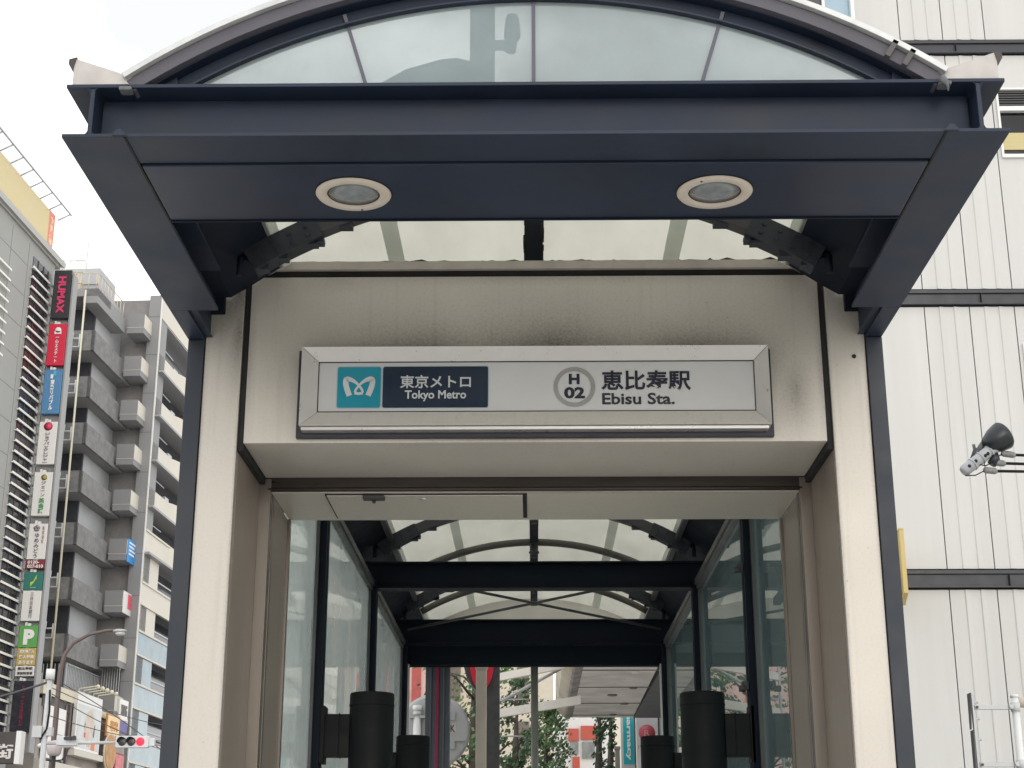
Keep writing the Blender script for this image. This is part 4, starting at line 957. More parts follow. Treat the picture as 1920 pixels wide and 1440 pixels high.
# street balconies
m = MB(); m.box(-0.05, 0.05, 21.35, 40, 41.55, 43.3); m.build('roof_parapet', b_cream, B, local=True)
def wavy(z0, z1, mt):
    m = MB(); pts = [(0.0, 21.35), (0.0, 26.2)] + [(0.85 * math.sin(math.pi * t) ** 0.8 if t < 0.5 else 0.85, 26.2 + 9 * t) for t in [i / 16 for i in range(1, 9)]] + [(0.85, 36), (0.65, 36)]
    inner = [(p[0] - 0.2, p[1]) for p in pts[:-1]][::-1]
    m.prism(pts[:-1] + inner, 'z', z0, z1); return m.build('balcony_parapet', mt, B, local=True)
for k in range(5):
    zt = 38.9 - 3.36 * k
    wavy(zt - 1.35, zt, b_cream)
    m = MB(); m.box(-2.6, 0.4, 21.4, 38, zt - 1.52, zt - 1.36); m.build('balcony_slab', mat('slab_grey', (0.30, 0.30, 0.31)), B, local=True)
    m = MB(); m.box(-1.2, -1.0, 22, 36, zt - 1.35, zt + 1.7); m.build('balcony_window', win_dark, B, local=True)
    m = MB(); m.box(-0.9, -0.4, 23.2, 23.9, zt - 0.1, zt + 0.7); m.box(-0.8, -0.4, 26.8, 27.8, zt - 0.3, zt + 0.6); m.tube([(-0.6, 22.6, zt), (-0.6, 22.6, zt + 1.8)], 0.06, seg=6); m.tube([(-0.6, 23.4, zt + 1.3), (-0.6, 27, zt + 1.3)], 0.05, seg=5)
    m.build('air_conditioner', light_grey, B, local=True)
glassy = mat('blue_tile_glass', (0.16, 0.24, 0.28), rough=0.12, var=0.25, scale=0.7)
for k, (z0, z1, mt) in enumerate(((24.1, 25.6, b_cream), (20.5, 21.9, b_cream), (17.0, 18.5, glassy), (13.4, 14.9, glassy), (9.8, 11.2, glassy), (6.2, 7.6, glassy))):
    m = MB(); m.box(-0.12, 0.02, 21.4, 40, z0, z1); m.build('spandrel', mt, B, local=True)
    m = MB(); m.box(-0.1, 0.10, 21.35, 40, z1, z1 + 0.14); m.box(-0.1, 0.10, 21.35, 40, z0 - 0.12, z0); m.build('sill_band', b_cream, B, local=True)
    m = MB(); m.box(-0.12, 0.0, 21.4, 25.2, z0 - 2.1, z0 - 0.13); m.build('infill_panel', b_cream if k < 2 else glassy, B, local=True)
    m = MB(); m.box(-1.2, -1.1, 25, 40, z0 - 2.2, z0 - 0.13); fr = m.build('window', win_dark, B, local=True)
    m = MB(); m.box(-0.4, -0.3, 25.2, 40, z0 - 1.3, z0 - 1.2); m.build('window_rail', grey_metal, fr, local=True)
# fire stair with railing low down
m = MB()
for q in range(22): m.tube([(-1.9, 13.4 + 0.30 * q, 13.0 - 0.08 * q * 0), (-1.9, 13.4 + 0.30 * q, 15.2)], 0.025, seg=5)
m.tube([(-1.9, 13.3, 15.2), (-1.9, 20, 15.2)], 0.04, seg=5); m.tube([(-1.9, 13.3, 13.0), (-1.9, 20, 13.0)], 0.04, seg=5)
for q in range(8): m.tube([(-1.9 - 0.25 * q, 13.3, 12.9), (-1.9 - 0.25 * q, 13.3, 15.2)], 0.025, seg=5)
for q in range(8): m.tube([(-1.8 + 0.17 * q, 20.0, 12.5), (-1.8 + 0.17 * q, 20.0, 15.9)], 0.03, seg=5)
m.build('stair_railing', grey_metal, B, local=True)
for x, mt, nm in ((-2.75, mat('cream_pipe', (0.66, 0.62, 0.48)), 'drain_pipe'), (-3.62, light_grey, 'drain_pipe')):
    m = MB(); m.tube([(x, 12.9, 11), (x, 12.9, 40.5)], 0.07, seg=8); m.build(nm, mt, B, local=True)
    for k in range(9):
        z = 37.2 - FH * k - (0.6 if x < -3 else 0)
        m = MB(); m.tube([(x, 12.9, z - 0.2), (x + (0.75 if x < -3 else -0.6), 12.9, z - 0.2), (x + (0.75 if x < -3 else -0.6), 12.9, z + (0.7 if x < -3 else 0.25))], 0.06, seg=6); m.build('pipe_hook', light_grey, B, local=True)
# coloured posters on two of the boxes
po = thing('blue_poster', 'blue poster with white lines on grey corridor box', 'poster', P0, SA)
m = MB(); m.box(-0.598, -0.56, 19.5, 21.6, BOXZ[5] - 1.55 - 0.0, BOXZ[5] + 0.05); m.build('sheet', mat('poster_blue', (0.02, 0.26, 0.62), rough=0.4), po, local=True)
m = MB()
for k in range(4): m.box(-0.559, -0.55, 19.8, 21.2 - 0.2 * (k % 2), BOXZ[5] - 0.25 - 0.26 * k, BOXZ[5] - 0.12 - 0.26 * k)
m.build('print', wink, po, local=True)
po = thing('red_poster', 'white and red poster on grey corridor box above street lamp', 'poster', P0, SA)
m = MB(); m.box(-0.598, -0.56, 19.45, 21.7, BOXZ[6] - 1.5, BOXZ[6]); m.build('sheet', whit, po, local=True)
m = MB(); m.box(-0.559, -0.55, 20.4, 21.6, BOXZ[6] - 1.1, BOXZ[6] - 0.1); m.build('print', mat('poster_red', (0.70, 0.10, 0.14)), po, local=True)

# low shop building in front
Cb = thing('shop_building', 'low weathered shop building with cream parapet and poster boards', 'building', P0, SA)
sh = mat('shop_wall', (0.33, 0.30, 0.27), rough=0.8, var=0.25, scale=0.8)
m = MB(); m.box(-9, -0.05, 4.2, 20.5, 0, 12.0); m.build('wall', sh, Cb, local=True)
m = MB(); m.box(-9, 0.12, 4.2, 14.0, 12.25, 12.95); m.box(-9, 0.06, 14.0, 20.5, 12.0, 12.4); m.build('parapet', mat('shop_cream', (0.66, 0.60, 0.46), rough=0.7, var=0.08), Cb, local=True)
m = MB(); m.box(-0.049, 0.0, 4.6, 9.2, 11.6, 12.2); m.build('dark_band', mat('shop_dark', (0.10, 0.095, 0.09), rough=0.9, var=0.4, scale=1), Cb, local=True)  # dark mottled band just below the parapet
m = MB(); m.box(-0.05, 0.30, 4.2, 20.5, 7.6, 8.6); m.box(-0.05, 0.5, 9.2, 14.6, 9.2, 9.55); m.build('canopy', b_cream, Cb, local=True)
m = MB(); m.box(-0.05, 0.02, 4.6, 20, 3.2, 7.5); m.build('shop_window', win_dark, Cb, local=True)
m = MB()
for u in (4.4, 6.5, 9.3, 12.0, 14.6, 17.6): m.box(0.02, 0.14, u, u + 0.35, 3.0, 7.6)
m.build('pilaster', mat('shop_cream', (0.66, 0.60, 0.46)), Cb, local=True)
m = MB(); m.box(0.0, 0.10, 9.0, 9.35, 8.6, 12.9); m.box(0.0, 0.08, 8.35, 8.5, 8.6, 12); m.build('rain_pipe', mat('brown_pipe', (0.12, 0.09, 0.09)), Cb, local=True)
bl = thing('blank_billboard', 'blank white board on shop wall behind the street lamp', 'billboard', P0, SA)
m = MB(); m.box(0.0, 0.15, 4.9, 8.25, 8.75, 11.7); m.build('board', whit, bl, local=True)
m = MB(); m.tube([(0.17, 4.9, 10.2), (0.17, 8.25, 10.2)], 0.02, seg=5); m.build('seam', grey_metal, bl, local=True)
pb = thing('poster_billboard', 'white billboard with pale figure artwork and orange patch on shop front', 'billboard', P0, SA)
m = MB(); m.box(0.12, 0.35, 9.5, 14.1, 9.6, 13.0); m.build('board', whit, pb, local=True)
m = MB(); m.box(0.351, 0.36, 9.7, 13.9, 9.75, 12.3); m.build('print', mat('art_pale', (0.55, 0.57, 0.56), rough=0.4, var=0.18, scale=0.9), pb, local=True)
m = MB(); m.prism([(11.2, 10.7), (11.0, 11.2), (11.4, 11.9), (12.0, 12.2), (12.6, 11.8), (12.8, 11.1), (12.3, 10.5), (12.2, 9.9), (11.7, 9.9)], 'x', 0.361, 0.37); m.build('print', mat('art_beige', (0.58, 0.48, 0.40), var=0.2, scale=2), pb, local=True)
m = MB(); m.prism([(12.7, 10.6), (12.9, 11.3), (13.0, 11.3), (12.9, 10.5)], 'x', 0.371, 0.375); m.prism([(11.0, 10.9), (11.1, 11.3), (11.2, 11.2)], 'x', 0.371, 0.375); m.build('print', mat('art_dark', (0.10, 0.09, 0.10)), pb, local=True)
m = MB(); m.box(0.371, 0.375, 11.05, 11.35, 10.4, 10.7); m.build('print', mat('art_red', (0.6, 0.10, 0.10)), pb, local=True)
m = MB(); m.box(0.361, 0.372, 12.5, 13.2, 9.75, 10.3); m.build('print', mat('art_orange', (0.75, 0.20, 0.05)), pb, local=True)
m = MB()
for k in range(5): m.tube([(0.2, 10 + 0.9 * k, 13.0), (0.2, 10 + 0.9 * k, 13.2), (1.3, 10 + 0.9 * k, 13.35)], 0.04, seg=5); m.sphere((1.35, 10 + 0.9 * k, 13.3), 0.14, 8, 6)
m.build('lamp_arm', mat('cream_pipe', (0.66, 0.62, 0.48)), pb, local=True)
def wall_sign(name, label, u0, u1, z0, z1, mt, off, border=None, shape='box', txt=None, ink=None):
    th = 0.14
    s = thing(name, label, 'sign', P0, SA)
    m = MB()
    if shape == 'round': m.lathe([((u1 - u0) / 2, 0), ((u1 - u0) / 2, th)], (off - th, (u0 + u1) / 2, (z0 + z1) / 2), (1, 0, 0), seg=28)
    else: m.box(off - th, off, u0, u1, z0, z1)
    m.build('face', mt, s, local=True, bevel=0.05)
    if border:
        m = MB()
        if shape == 'round': m.lathe([((u1 - u0) / 2 * 1.08, 0.0), ((u1 - u0) / 2 * 1.08, th * 0.7)], (off - th * 1.05, (u0 + u1) / 2, (z0 + z1) / 2), (1, 0, 0), seg=28)
        else: m.box(off - th * 0.9, off - 0.03, u0 - 0.12, u1 + 0.12, z0 - 0.1, z1 + 0.1)
        m.build('rim', border, s, local=True)
    if txt: text('lettering', txt, ink, s, (u0 + 0.15 * (u1 - u0), u1 - 0.15 * (u1 - u0), z0 + 0.25 * (z1 - z0), z0 + 0.75 * (z1 - z0)), 0, xplane=off, depth=0.03, local=True, bold=0.02)
    return s
wall_sign('box_sign', 'square cream and orange box sign on shop wall', 14.9, 17.3, 10.95, 12.15, mat('cream_face', (0.78, 0.60, 0.32)), 0.55, mat('orange_rim', (0.50, 0.20, 0.05)), txt='営業\n案内', ink=mat('orange_ink', (0.6, 0.25, 0.05)))
wall_sign('round_sign', 'round orange and cream sign below the square sign', 14.7, 16.9, 9.1, 10.7, mat('orange_face', (0.45, 0.22, 0.06), var=0.4, scale=2), 0.60, mat('cream_rim', (0.60, 0.55, 0.45)), shape='round')
s = wall_sign('white_sign', 'white sign with blue foot at end of shop wall', 17.2, 19.0, 12.1, 13.45, whit, 0.5, txt='DINING', ink=mat('grey_script', (0.14, 0.13, 0.12)))
m = MB(); m.box(0.36, 0.502, 17.2, 19.0, 11.3, 12.05); m.build('blue_foot', mat('violet_blue', (0.10, 0.09, 0.30)), s, local=True)
wall_sign('red_sign', 'small red and white sign above street at shop corner', 17.2, 18.9, 8.9, 9.9, mat('red_white_face', (0.62, 0.16, 0.18), var=0.5, scale=1.5), 0.5, mat('sign_maroon', (0.20, 0.02, 0.03)))

# street lamp
sl = thing('street_lamp', 'brown curved arm street lamp in front of the grey apartment block', 'street lamp', (-15.25, 50, 0))
pts = [(-15.25, 50, 0), (-15.25, 50, 6.0), (-15.25, 50, 8.2), (-15.15, 50, 8.75), (-14.9, 50, 9.12), (-14.4, 50, 9.40), (-13.85, 50, 9.52), (-13.55, 50, 9.53)]
m = MB(); m.tube(pts, [0.11, 0.09, 0.075, 0.065, 0.06, 0.055, 0.05, 0.05], seg=10); m.build('pole', mat('lamp_brown', (0.14, 0.105, 0.10), rough=0.5), sl)
m = MB(); m.sphere((-13.42, 50, 9.50), 0.24, 14, 8, sc=(1.0, 0.6, 0.32)); m.build('lamp_head', grey_metal, sl)
m = MB(); m.sphere((-13.40, 50, 9.43), 0.17, 12, 8, sc=(1.0, 0.7, 0.5)); m.build('lens', mat('lamp_lens', (0.6, 0.62, 0.6), rough=0.1), sl)
# signal pole and traffic lights
up = thing('signal_pole', 'slim grey signal pole with control box at lower left', 'signal pole', (-14.0, 45, 0))
m = MB(); m.tube([(-14.0, 45, 0), (-14.0, 45, 7.3)], 0.085, seg=12); m.build('pole', light_grey, up)
m = MB(); m.tube([(-14.0, 45, 7.3), (-14.0, 45, 7.6)], 0.13, seg=12); m.build('cap', white_metal, up)
m = MB(); m.box(-14.33, -14.06, 44.85, 45.15, 5.65, 5.98); m.box(-13.94, -13.78, 44.9, 45.1, 5.7, 5.95); m.build('control_box', light_grey, up, bevel=0.01)
m = MB(); m.tube([(-14.0, 45, 5.50), (-11.9, 45, 5.52)], 0.045, seg=10); m.build('mast_arm', light_grey, up)
m = MB(); m.tube([(-13.94, 44.9, 7.0), (-13.90, 44.9, 6.4), (-13.93, 44.9, 5.9), (-14.1, 44.9, 5.6)], 0.03, seg=6); m.build('cable', black_gap, up)
tl = thing('traffic_light', 'horizontal traffic light facing us with its red lamp lit', 'traffic light', (-11.4, 45, 5.35))
m = MB(); m.prism(rrect(-11.93, -10.98, 5.37, 5.70, 0.06), 'y', 44.9, 45.1); m.box(-10.98, -10.82, 44.93, 45.07, 5.42, 5.64); m.build('housing', mat('signal_white', (0.66, 0.68, 0.70), rough=0.4), tl, bevel=0.01)
for i, cx in enumerate((-11.74, -11.48, -11.22)):
    m = MB(); m.lathe([(0.118, 0.0), (0.118, 0.015), (0.09, 0.02), (0.0, 0.028)], (cx, 44.9, 5.535), (0, -1, 0), seg=24)
    m.build('lamp', mat('red_lamp_lit', (0.6, 0.01, 0.02), emit=((1.0, 0.02, 0.05), 1.2)) if i == 2 else mat('dead_lamp', (0.05, 0.052, 0.055), rough=0.25), tl)
    m = MB(); n = 16; vs, fs = [], []
    for k in range(n + 1):
        a = R(-10 + 200 * k / n)
        for r, yy in ((0.122, 44.9), (0.122, 44.72 + 0.06 * abs(math.cos(a))), (0.128, 44.72 + 0.06 * abs(math.cos(a))), (0.128, 44.9)): vs.append((cx + r * math.cos(a), yy, 5.535 + r * math.sin(a)))
    for k in range(n):
        a = k * 4
        for q in range(4): fs.append((a + q, a + 4 + q, a + 4 + (q + 1) % 4, a + (q + 1) % 4))
    if i < 2: m.add(vs, fs).build('visor', dark_metal, tl)
t2 = thing('traffic_light', 'white traffic light seen edge on, facing along the side street', 'traffic light', (-13.3, 44.8, 5.4))
m = MB(); m.add([(-13.57, 44.7, 5.42), (-12.85, 44.2, 5.36), (-12.85, 44.2, 5.60), (-13.57, 44.7, 5.70), (-13.57, 44.9, 5.42), (-12.85, 44.4, 5.36), (-12.85, 44.4, 5.60), (-13.57, 44.9, 5.70)], [(0, 1, 2, 3), (7, 6, 5, 4), (0, 4, 5, 1), (1, 5, 6, 2), (2, 6, 7, 3), (3, 7, 4, 0)]); m.build('housing', mat('signal_white', (0.66, 0.68, 0.70)), t2, bevel=0.02)
for k in range(3):
    m = MB(); m.tube([(-13.20 + 0.14 * k, 44.42 - 0.09 * k, 5.59), (-13.17 + 0.14 * k, 44.25 - 0.09 * k, 5.57)], 0.06, seg=10); m.build('visor', dark_metal, t2)
# globe lamp cluster
gl = thing('globe_lamp', 'pinkish white globe lamp with curled bracket beside signal pole', 'globe lamp', (-14.6, 48, 0))
m = MB(); m.lathe([(0.0, 5.86), (0.2, 5.82), (0.24, 5.65), (0.20, 5.45), (0.12, 5.38)], (-14.6, 48, 0), seg=20); m.build('globe', mat('globe_pink', (0.60, 0.54, 0.54), rough=0.3), gl)
m = MB(); m.tube([(-14.6, 48, 0), (-14.6, 48, 5.4)], 0.07, seg=8); m.build('post', dark_metal, gl)
for sx in (-1, 1):
    m = MB(); m.tube([(-14.6 + sx * 0.04, 48, 5.25), (-14.6 + sx * 0.25, 48, 5.27), (-14.6 + sx * 0.38, 48, 5.42), (-14.6 + sx * 0.42, 48, 5.60)], 0.025, seg=6); m.build('bracket', dark_metal, gl)
    m = MB(); m.sphere((-14.6 + sx * 0.38, 48, 5.70), 0.10, 10, 8, sc=(1.6, 1, 0.8)); m.build('shade', white_metal, gl)
# black street-name board
kb = thing('street_board', 'dark street board with white kanji at lower left corner', 'sign', (-13.5, 40, 4.5))
m = MB(); m.box(-15.2, -13.16, 39.95, 40.25, 4.56, 5.34); m.build('board', mat('board_black', (0.05, 0.042, 0.038), var=0.3, scale=2), kb, bevel=0.01)
m = MB(); m.box(-13.155, -13.02, 39.93, 40.27, 4.54, 5.36); m.build('end_cap', white_metal, kb, bevel=0.01)
text('lettering', '商店街', mat('board_ink', (0.62, 0.60, 0.57)), kb, (-14.65, -13.2, 4.66, 5.04), 39.945, bold=0.03, depth=0.01)
m = MB(); m.tube([(-15.0, 40.1, 0), (-15.0, 40.1, 4.6)], 0.07, seg=8); m.build('post', dark_metal, kb)
# overhead wires
for i, (a, b, sag, lab) in enumerate((((-14.0, 45, 7.25), (-17.5, 44, 6.2), 0.1, 'thick overhead wire leaving signal pole to the left'), ((-14.0, 45, 7.1), (-12.0, 60, 7.35), 0.35, 'upper overhead wire from signal pole toward apartment block'),
                                     ((-14.0, 45, 6.95), (-13.0, 62, 6.6), 0.35, 'lower overhead wire from signal pole toward apartment block'), ((-13.9, 46, 7.3), (-10.6, 46, 5.2), -0.1, 'diagonal overhead wire descending to the traffic light'), ((-14.0, 45, 6.3), (-12.0, 60, 6.9), 0.3, 'sagging overhead wire across the shop front'))):
    a, b = Vector(a), Vector(b); m = MB()
    m.tube([a + (b - a) * (k / 12) - Vector((0, 0, sag * 4 * (k / 12) * (1 - k / 12))) for k in range(13)], 0.014 if i else 0.035, seg=5)
    tag(m.build('overhead_wire', mat('wire_grey', (0.08, 0.08, 0.085))), lab, 'wire', 'overhead wires')

# ================================================================== TREES
leaf_m = mat('leaf', (0.10, 0.17, 0.07), rough=0.6, var=0.5, scale=1.2); leaf_d = mat('leaf_dark', (0.05, 0.10, 0.045), rough=0.6, var=0.45, scale=1.5); bark = mat('bark', (0.06, 0.05, 0.042), rough=0.9, var=0.3, scale=12)
def tree(name, label, x, y, h, cr, n, leaf, mt, seed, cone=False, z_first=None, group='street trees beyond the entrance'):
    rng = random.Random(seed); t = thing(name, label, 'tree', (x, y, 0), group=group)
    tr = MB(); tr.tube([(0, 0, 0), (0.03, 0, h * 0.35), (-0.03, 0.02, h * 0.65), (0.02, 0, h * 0.93)], [0.05 * h ** 0.7, 0.04 * h ** 0.7, 0.025 * h ** 0.7, 0.01], seg=8)
    lf = MB(); zc = z_first if z_first is not None else h * 0.35
    clumps = []
    for k in range(n):
        f = rng.random() ** (0.8 if cone else 0.9); z = zc + (h - zc) * f
        rad = cr * ((1 - f) * 0.95 + 0.08) if cone else cr * math.sqrt(max(0.05, 1 - (2 * f - 0.85) ** 2 * 0.8))
        a = rng.uniform(0, 2 * math.pi); rr = rad * math.sqrt(rng.random())
        clumps.append(Vector((rr * math.cos(a), rr * math.sin(a), z)))
        if k % 4 == 0: tr.tube([(0, 0, max(0.3 * h, z - rr * 0.6)), (rr * 0.5 * math.cos(a), rr * 0.5 * math.sin(a), z - rr * 0.15), tuple(clumps[-1])], [0.03, 0.018, 0.006], seg=5)
    for c in clumps:
        cs = rng.uniform(0.6, 1.25) * cr * 0.22
        for q in range(26):
            p = c + Vector((rng.gauss(0, cs * 0.6), rng.gauss(0, cs * 0.6), rng.gauss(0, cs * 0.42)))
            d = Vector((rng.uniform(-1, 1), rng.uniform(-1, 1), rng.uniform(-0.8, 0.4))).normalized(); u = d.orthogonal().normalized(); v = d.cross(u)
            s_ = leaf * rng.uniform(0.6, 1.3)
            lf.add([p - u * s_, p + v * s_ * 0.55, p + u * s_, p - v * s_ * 0.55], [(0, 1, 2, 3)])
    tr.build('trunk', bark, t, local=True); lf.build('crown', mt, t, local=True)
    return t
tree('street_tree', 'bushy green street tree between the centre post and red building', 0.22, 30, 4.9, 0.62, 170, 0.045, leaf_m, 1, z_first=0.8)
tree('street_tree', 'tall leafy street tree behind the red sign, reaching the beam', -1.0, 27, 6.4, 1.15, 120, 0.05, leaf_m, 2, z_first=1.2)
tree('street_tree', 'dark leafy street tree behind the white steel arms', -0.3, 26.0, 4.9, 0.58, 60, 0.048, leaf_d, 3, z_first=1.0)
tree('narrow_tree', 'narrow sparse tree in front of the red and white building', 1.28, 31, 5.6, 0.40, 60, 0.04, leaf_d, 4, cone=True, z_first=1.6)
tree('narrow_tree', 'narrow sparse tree beside the turquoise sign', 1.55, 32, 5.5, 0.28, 50, 0.04, leaf_d, 5, cone=True, z_first=1.6)

# ================================================================== BEYOND THE PASSAGE
pk = thing('pink_building', 'pink building with red brick stripe beyond the passage', 'building', (-4.5, 45, 0))
m = MB(); m.box(-6.0, -2.95, 45, 55, 0, 10.5); m.build('wall', mat('pink_render', (0.62, 0.42, 0.38), rough=0.8, var=0.05), pk)
m = MB(); m.box(-3.52, -3.25, 44.97, 44.999, 3, 10.4); m.build('brick_stripe', mat('red_brick', (0.42, 0.10, 0.09), rough=0.8, var=0.2, scale=8), pk)
m = MB(); m.box(-3.68, -3.60, 44.95, 44.999, 5.0, 7.0); m.build('window', win_dark, pk)
pb2 = thing('pale_block', 'pale concrete block with stepped balconies seen through left glazing', 'building', (-6.6, 46, 0))
m = MB(); m.box(-9.6, -4.55, 50, 58, 0, 16); m.build('wall', mat('pale_block_wall', (0.60, 0.61, 0.60), rough=0.8, var=0.05), pb2)
for k in range(7):
    m = MB(); m.box(-9.6, -4.5, 49.2, 50, 1.9 + 2.0 * k, 2.7 + 2.0 * k); m.build('balcony', mat('pale_block_balcony', (0.66, 0.67, 0.66), rough=0.8), pb2)
cb2 = thing('cream_building', 'cream building with small windows behind street trees', 'building', (-1.3, 48, 0))
m = MB(); m.box(-2.9, 0.6, 48, 56, 0, 9.5); m.build('wall', mat('cream_render', (0.68, 0.63, 0.52), rough=0.8, var=0.06), cb2)
for i in range(3):
    for j in range(3):
        m = MB(); m.box(-2.6 + 1.05 * i, -2.25 + 1.05 * i, 47.96, 47.999, 3.6 + 1.7 * j, 4.7 + 1.7 * j); m.build('window', mat('brown_window', (0.12, 0.085, 0.07), rough=0.3), cb2)
rb = thing('red_white_building', 'white building with red upper panels far down the street', 'building', (1.8, 60, 0))
m = MB(); m.box(0.9, 2.9, 60, 70, 0, 8.6); m.build('wall', mat('bright_white_wall', (0.75, 0.75, 0.74), rough=0.7), rb)
for q in ((1.78, 2.5, 6.95, 7.45), (1.30, 1.70, 6.9, 7.35), (1.45, 1.72, 5.2, 6.3)):
    m = MB(); m.box(q[0], q[1], 59.9, 59.998, q[2], q[3]); m.build('red_panel', mat('red_panel', (0.52, 0.10, 0.07), rough=0.6), rb)
m = MB(); m.box(1.82, 2.3, 59.92, 59.998, 6.25, 6.85); m.box(1.36, 1.68, 59.92, 59.998, 6.4, 6.85); m.build('window', mat('grey_window', (0.22, 0.23, 0.23), rough=0.3, var=0.4, scale=3), rb)
wb = thing('white_tower', 'pale tower with grey windows behind the narrow trees', 'building', (3.0, 75, 0))
m = MB(); m.box(2.95, 6, 75, 85, 0, 13); m.build('wall', mat('cream_render', (0.68, 0.63, 0.52)), wb)
m = MB()
m.box(3.1, 3.45, 74.95, 74.998, 5, 9.6); m.build('window', mat('grey_window', (0.22, 0.23, 0.23)), wb)
# convex mirror seen from behind
mi = thing('traffic_mirror', 'round grey traffic mirror seen from behind, with K sticker', 'traffic mirror', (-1.4, 19, 0))
m = MB(); m.lathe([(0.43, 0.0), (0.43, 0.03), (0.40, 0.05)], (-1.216, 19.0, 3.326), (0, -1, 0), seg=48); m.lathe([(0.44, -0.04), (0.44, 0.0), (0.43, 0.002)], (-1.216, 19.0, 3.326), (0, -1, 0), seg=48); m.build('back_plate', mat('mirror_back', (0.40, 0.41, 0.41), rough=0.5, var=0.06), mi)
m = MB()
for z in (3.50, 3.16): m.box(-1.03, -0.955, 18.92, 18.955, z - 0.05, z + 0.05)
m.box(-1.15, -0.83, 18.93, 18.952, 3.20, 3.215); m.build('bracket', mat('mirror_bracket', (0.36, 0.37, 0.37)), mi, bevel=0.004)
m = MB(); m.tube([(-1.41, 18.9, 0), (-1.41, 18.9, 3.58)], 0.046, seg=14); m.tube([(-1.41, 18.9, 3.56), (-1.41, 18.9, 3.62)], 0.056, seg=14); m.build('pole', white_metal, mi)
m = MB(); m.tube([(-1.41, 18.9, 3.50), (-1.41, 18.9, 3.53)], 0.058, seg=14); m.box(-1.5, -1.30, 18.86, 18.94, 3.47, 3.50); m.build('clamp', grey_metal, mi)
m = MB(); m.add([(-1.06, 18.944, 3.28), (-0.935, 18.944, 3.31), (-0.95, 18.944, 3.42), (-1.07, 18.944, 3.39), (-1.06, 18.948, 3.28), (-0.935, 18.948, 3.31), (-0.95, 18.948, 3.42), (-1.07, 18.948, 3.39)], [(0, 1, 2, 3), (7, 6, 5, 4), (0, 4, 5, 1), (1, 5, 6, 2), (2, 6, 7, 3), (3, 7, 4, 0)])
st = m.build('sticker', mat('sticker_beige', (0.52, 0.50, 0.44)), mi); text('lettering', 'K', inkk, st, (-1.01, -0.955, 3.31, 3.395), 18.943, bold=0.02)
# dark column with crimson stripe
dc = thing('sign_column', 'dark steel column with a thin crimson stripe down its front', 'column', (-1.115, 18, 0))
m = MB(); m.box(-1.255, -0.975, 18.0, 18.2, 0, 5.2); m.box(-1.20, -1.18, 17.985, 17.999, 0, 5.2); m.box(-1.05, -1.03, 17.985, 17.999, 0, 5.2); m.build('shaft', mat('column_slate', (0.06, 0.072, 0.085), rough=0.4, var=0.1), dc, bevel=0.004)
m = MB(); m.box(-1.135, -1.10, 17.98, 17.999, 0, 5.2); m.build('stripe', mat('crimson', (0.22, 0.01, 0.05), rough=0.4), dc)
# beige pole + red oval sign
bp = thing('beige_pole', 'beige square pole standing before the red oval sign', 'pole', (-0.627, 18.5, 0))
m = MB(); m.box(-0.69, -0.565, 18.45, 18.56, 0, 4.5); m.build('shaft', mat('beige_paint', (0.56, 0.50, 0.42), rough=0.5, var=0.08), bp, bevel=0.008); m = MB(); m.box(-0.70, -0.555, 18.44, 18.57, 4.0, 4.03); m.build('collar', mat('beige_paint', (0.56, 0.50, 0.42)), bp)
ro = thing('oval_sign', 'red oval sign on a dark teardrop pylon behind beige pole', 'sign', (-0.6, 18.9, 0))
def oval(cx, cz, rx, rz, n=36): return [(cx + rx * math.cos(2 * math.pi * k / n), cz + rz * math.sin(2 * math.pi * k / n)) for k in range(n)]
m = MB(); m.prism([(-0.85, 4.5), (-0.86, 4.1), (-0.82, 3.95), (-0.70, 3.78), (-0.575, 3.70), (-0.575, 0), (-0.42, 0), (-0.42, 4.5)], 'y', 18.9, 19.05); m.build('pylon', mat('pylon_dark', (0.065, 0.065, 0.068), rough=0.5, var=0.25, scale=9), ro, bevel=0.006)
m = MB(); m.prism(oval(-0.636, 4.10, 0.142, 0.29), 'y', 18.86, 18.899); m.build('red_oval', mat('signal_red', (0.66, 0.03, 0.06), rough=0.35, var=0.05), ro)
m = MB(); m.prism(oval(-0.636, 4.10, 0.085, 0.11), 'y', 18.85, 18.859); m.build('pale_centre', mat('pale_rose', (0.56, 0.42, 0.42), rough=0.4), ro)
# white steel arms carrying the concrete canopy
wa = thing('steel_arm_frame', 'white steel arm frame with thin rods bracing the concrete canopy', 'steel frame', (-0.45, 21, 0))
for (za, zb_, h) in ((4.235, 4.35, 0.10), (3.755, 3.84, 0.11)):
    m = MB(); m.add([(-0.47, 21, za - h / 2), (0.62, 21, zb_ + 0.09 - h / 2), (0.62, 21, zb_ + 0.09 + h / 2), (-0.47, 21, za + h / 2), (-0.47, 21.1, za - h / 2), (0.62, 21.1, zb_ + 0.09 - h / 2), (0.62, 21.1, zb_ + 0.09 + h / 2), (-0.47, 21.1, za + h / 2)], [(0, 1, 2, 3), (7, 6, 5, 4), (0, 4, 5, 1), (1, 5, 6, 2), (2, 6, 7, 3), (3, 7, 4, 0)])
    m.build('arm', mat('arm_white', (0.66, 0.63, 0.58), rough=0.5, var=0.06), wa)
m = MB(); m.box(-0.495, -0.472, 21.0, 21.1, 0, 4.6); m.build('upright', grey_metal, wa)
m = MB(); m.tube([(-0.45, 21.2, 3.93), (0.45, 21.2, 4.42)], 0.022, seg=8); m.tube([(-0.55, 21.2, 3.955), (-0.06, 21.2, 3.96)], 0.012, seg=6); m.tube([(-0.45, 21.2, 3.47), (-0.14, 21.2, 3.47)], 0.012, seg=6)
m.build('rod', grey_metal, wa)
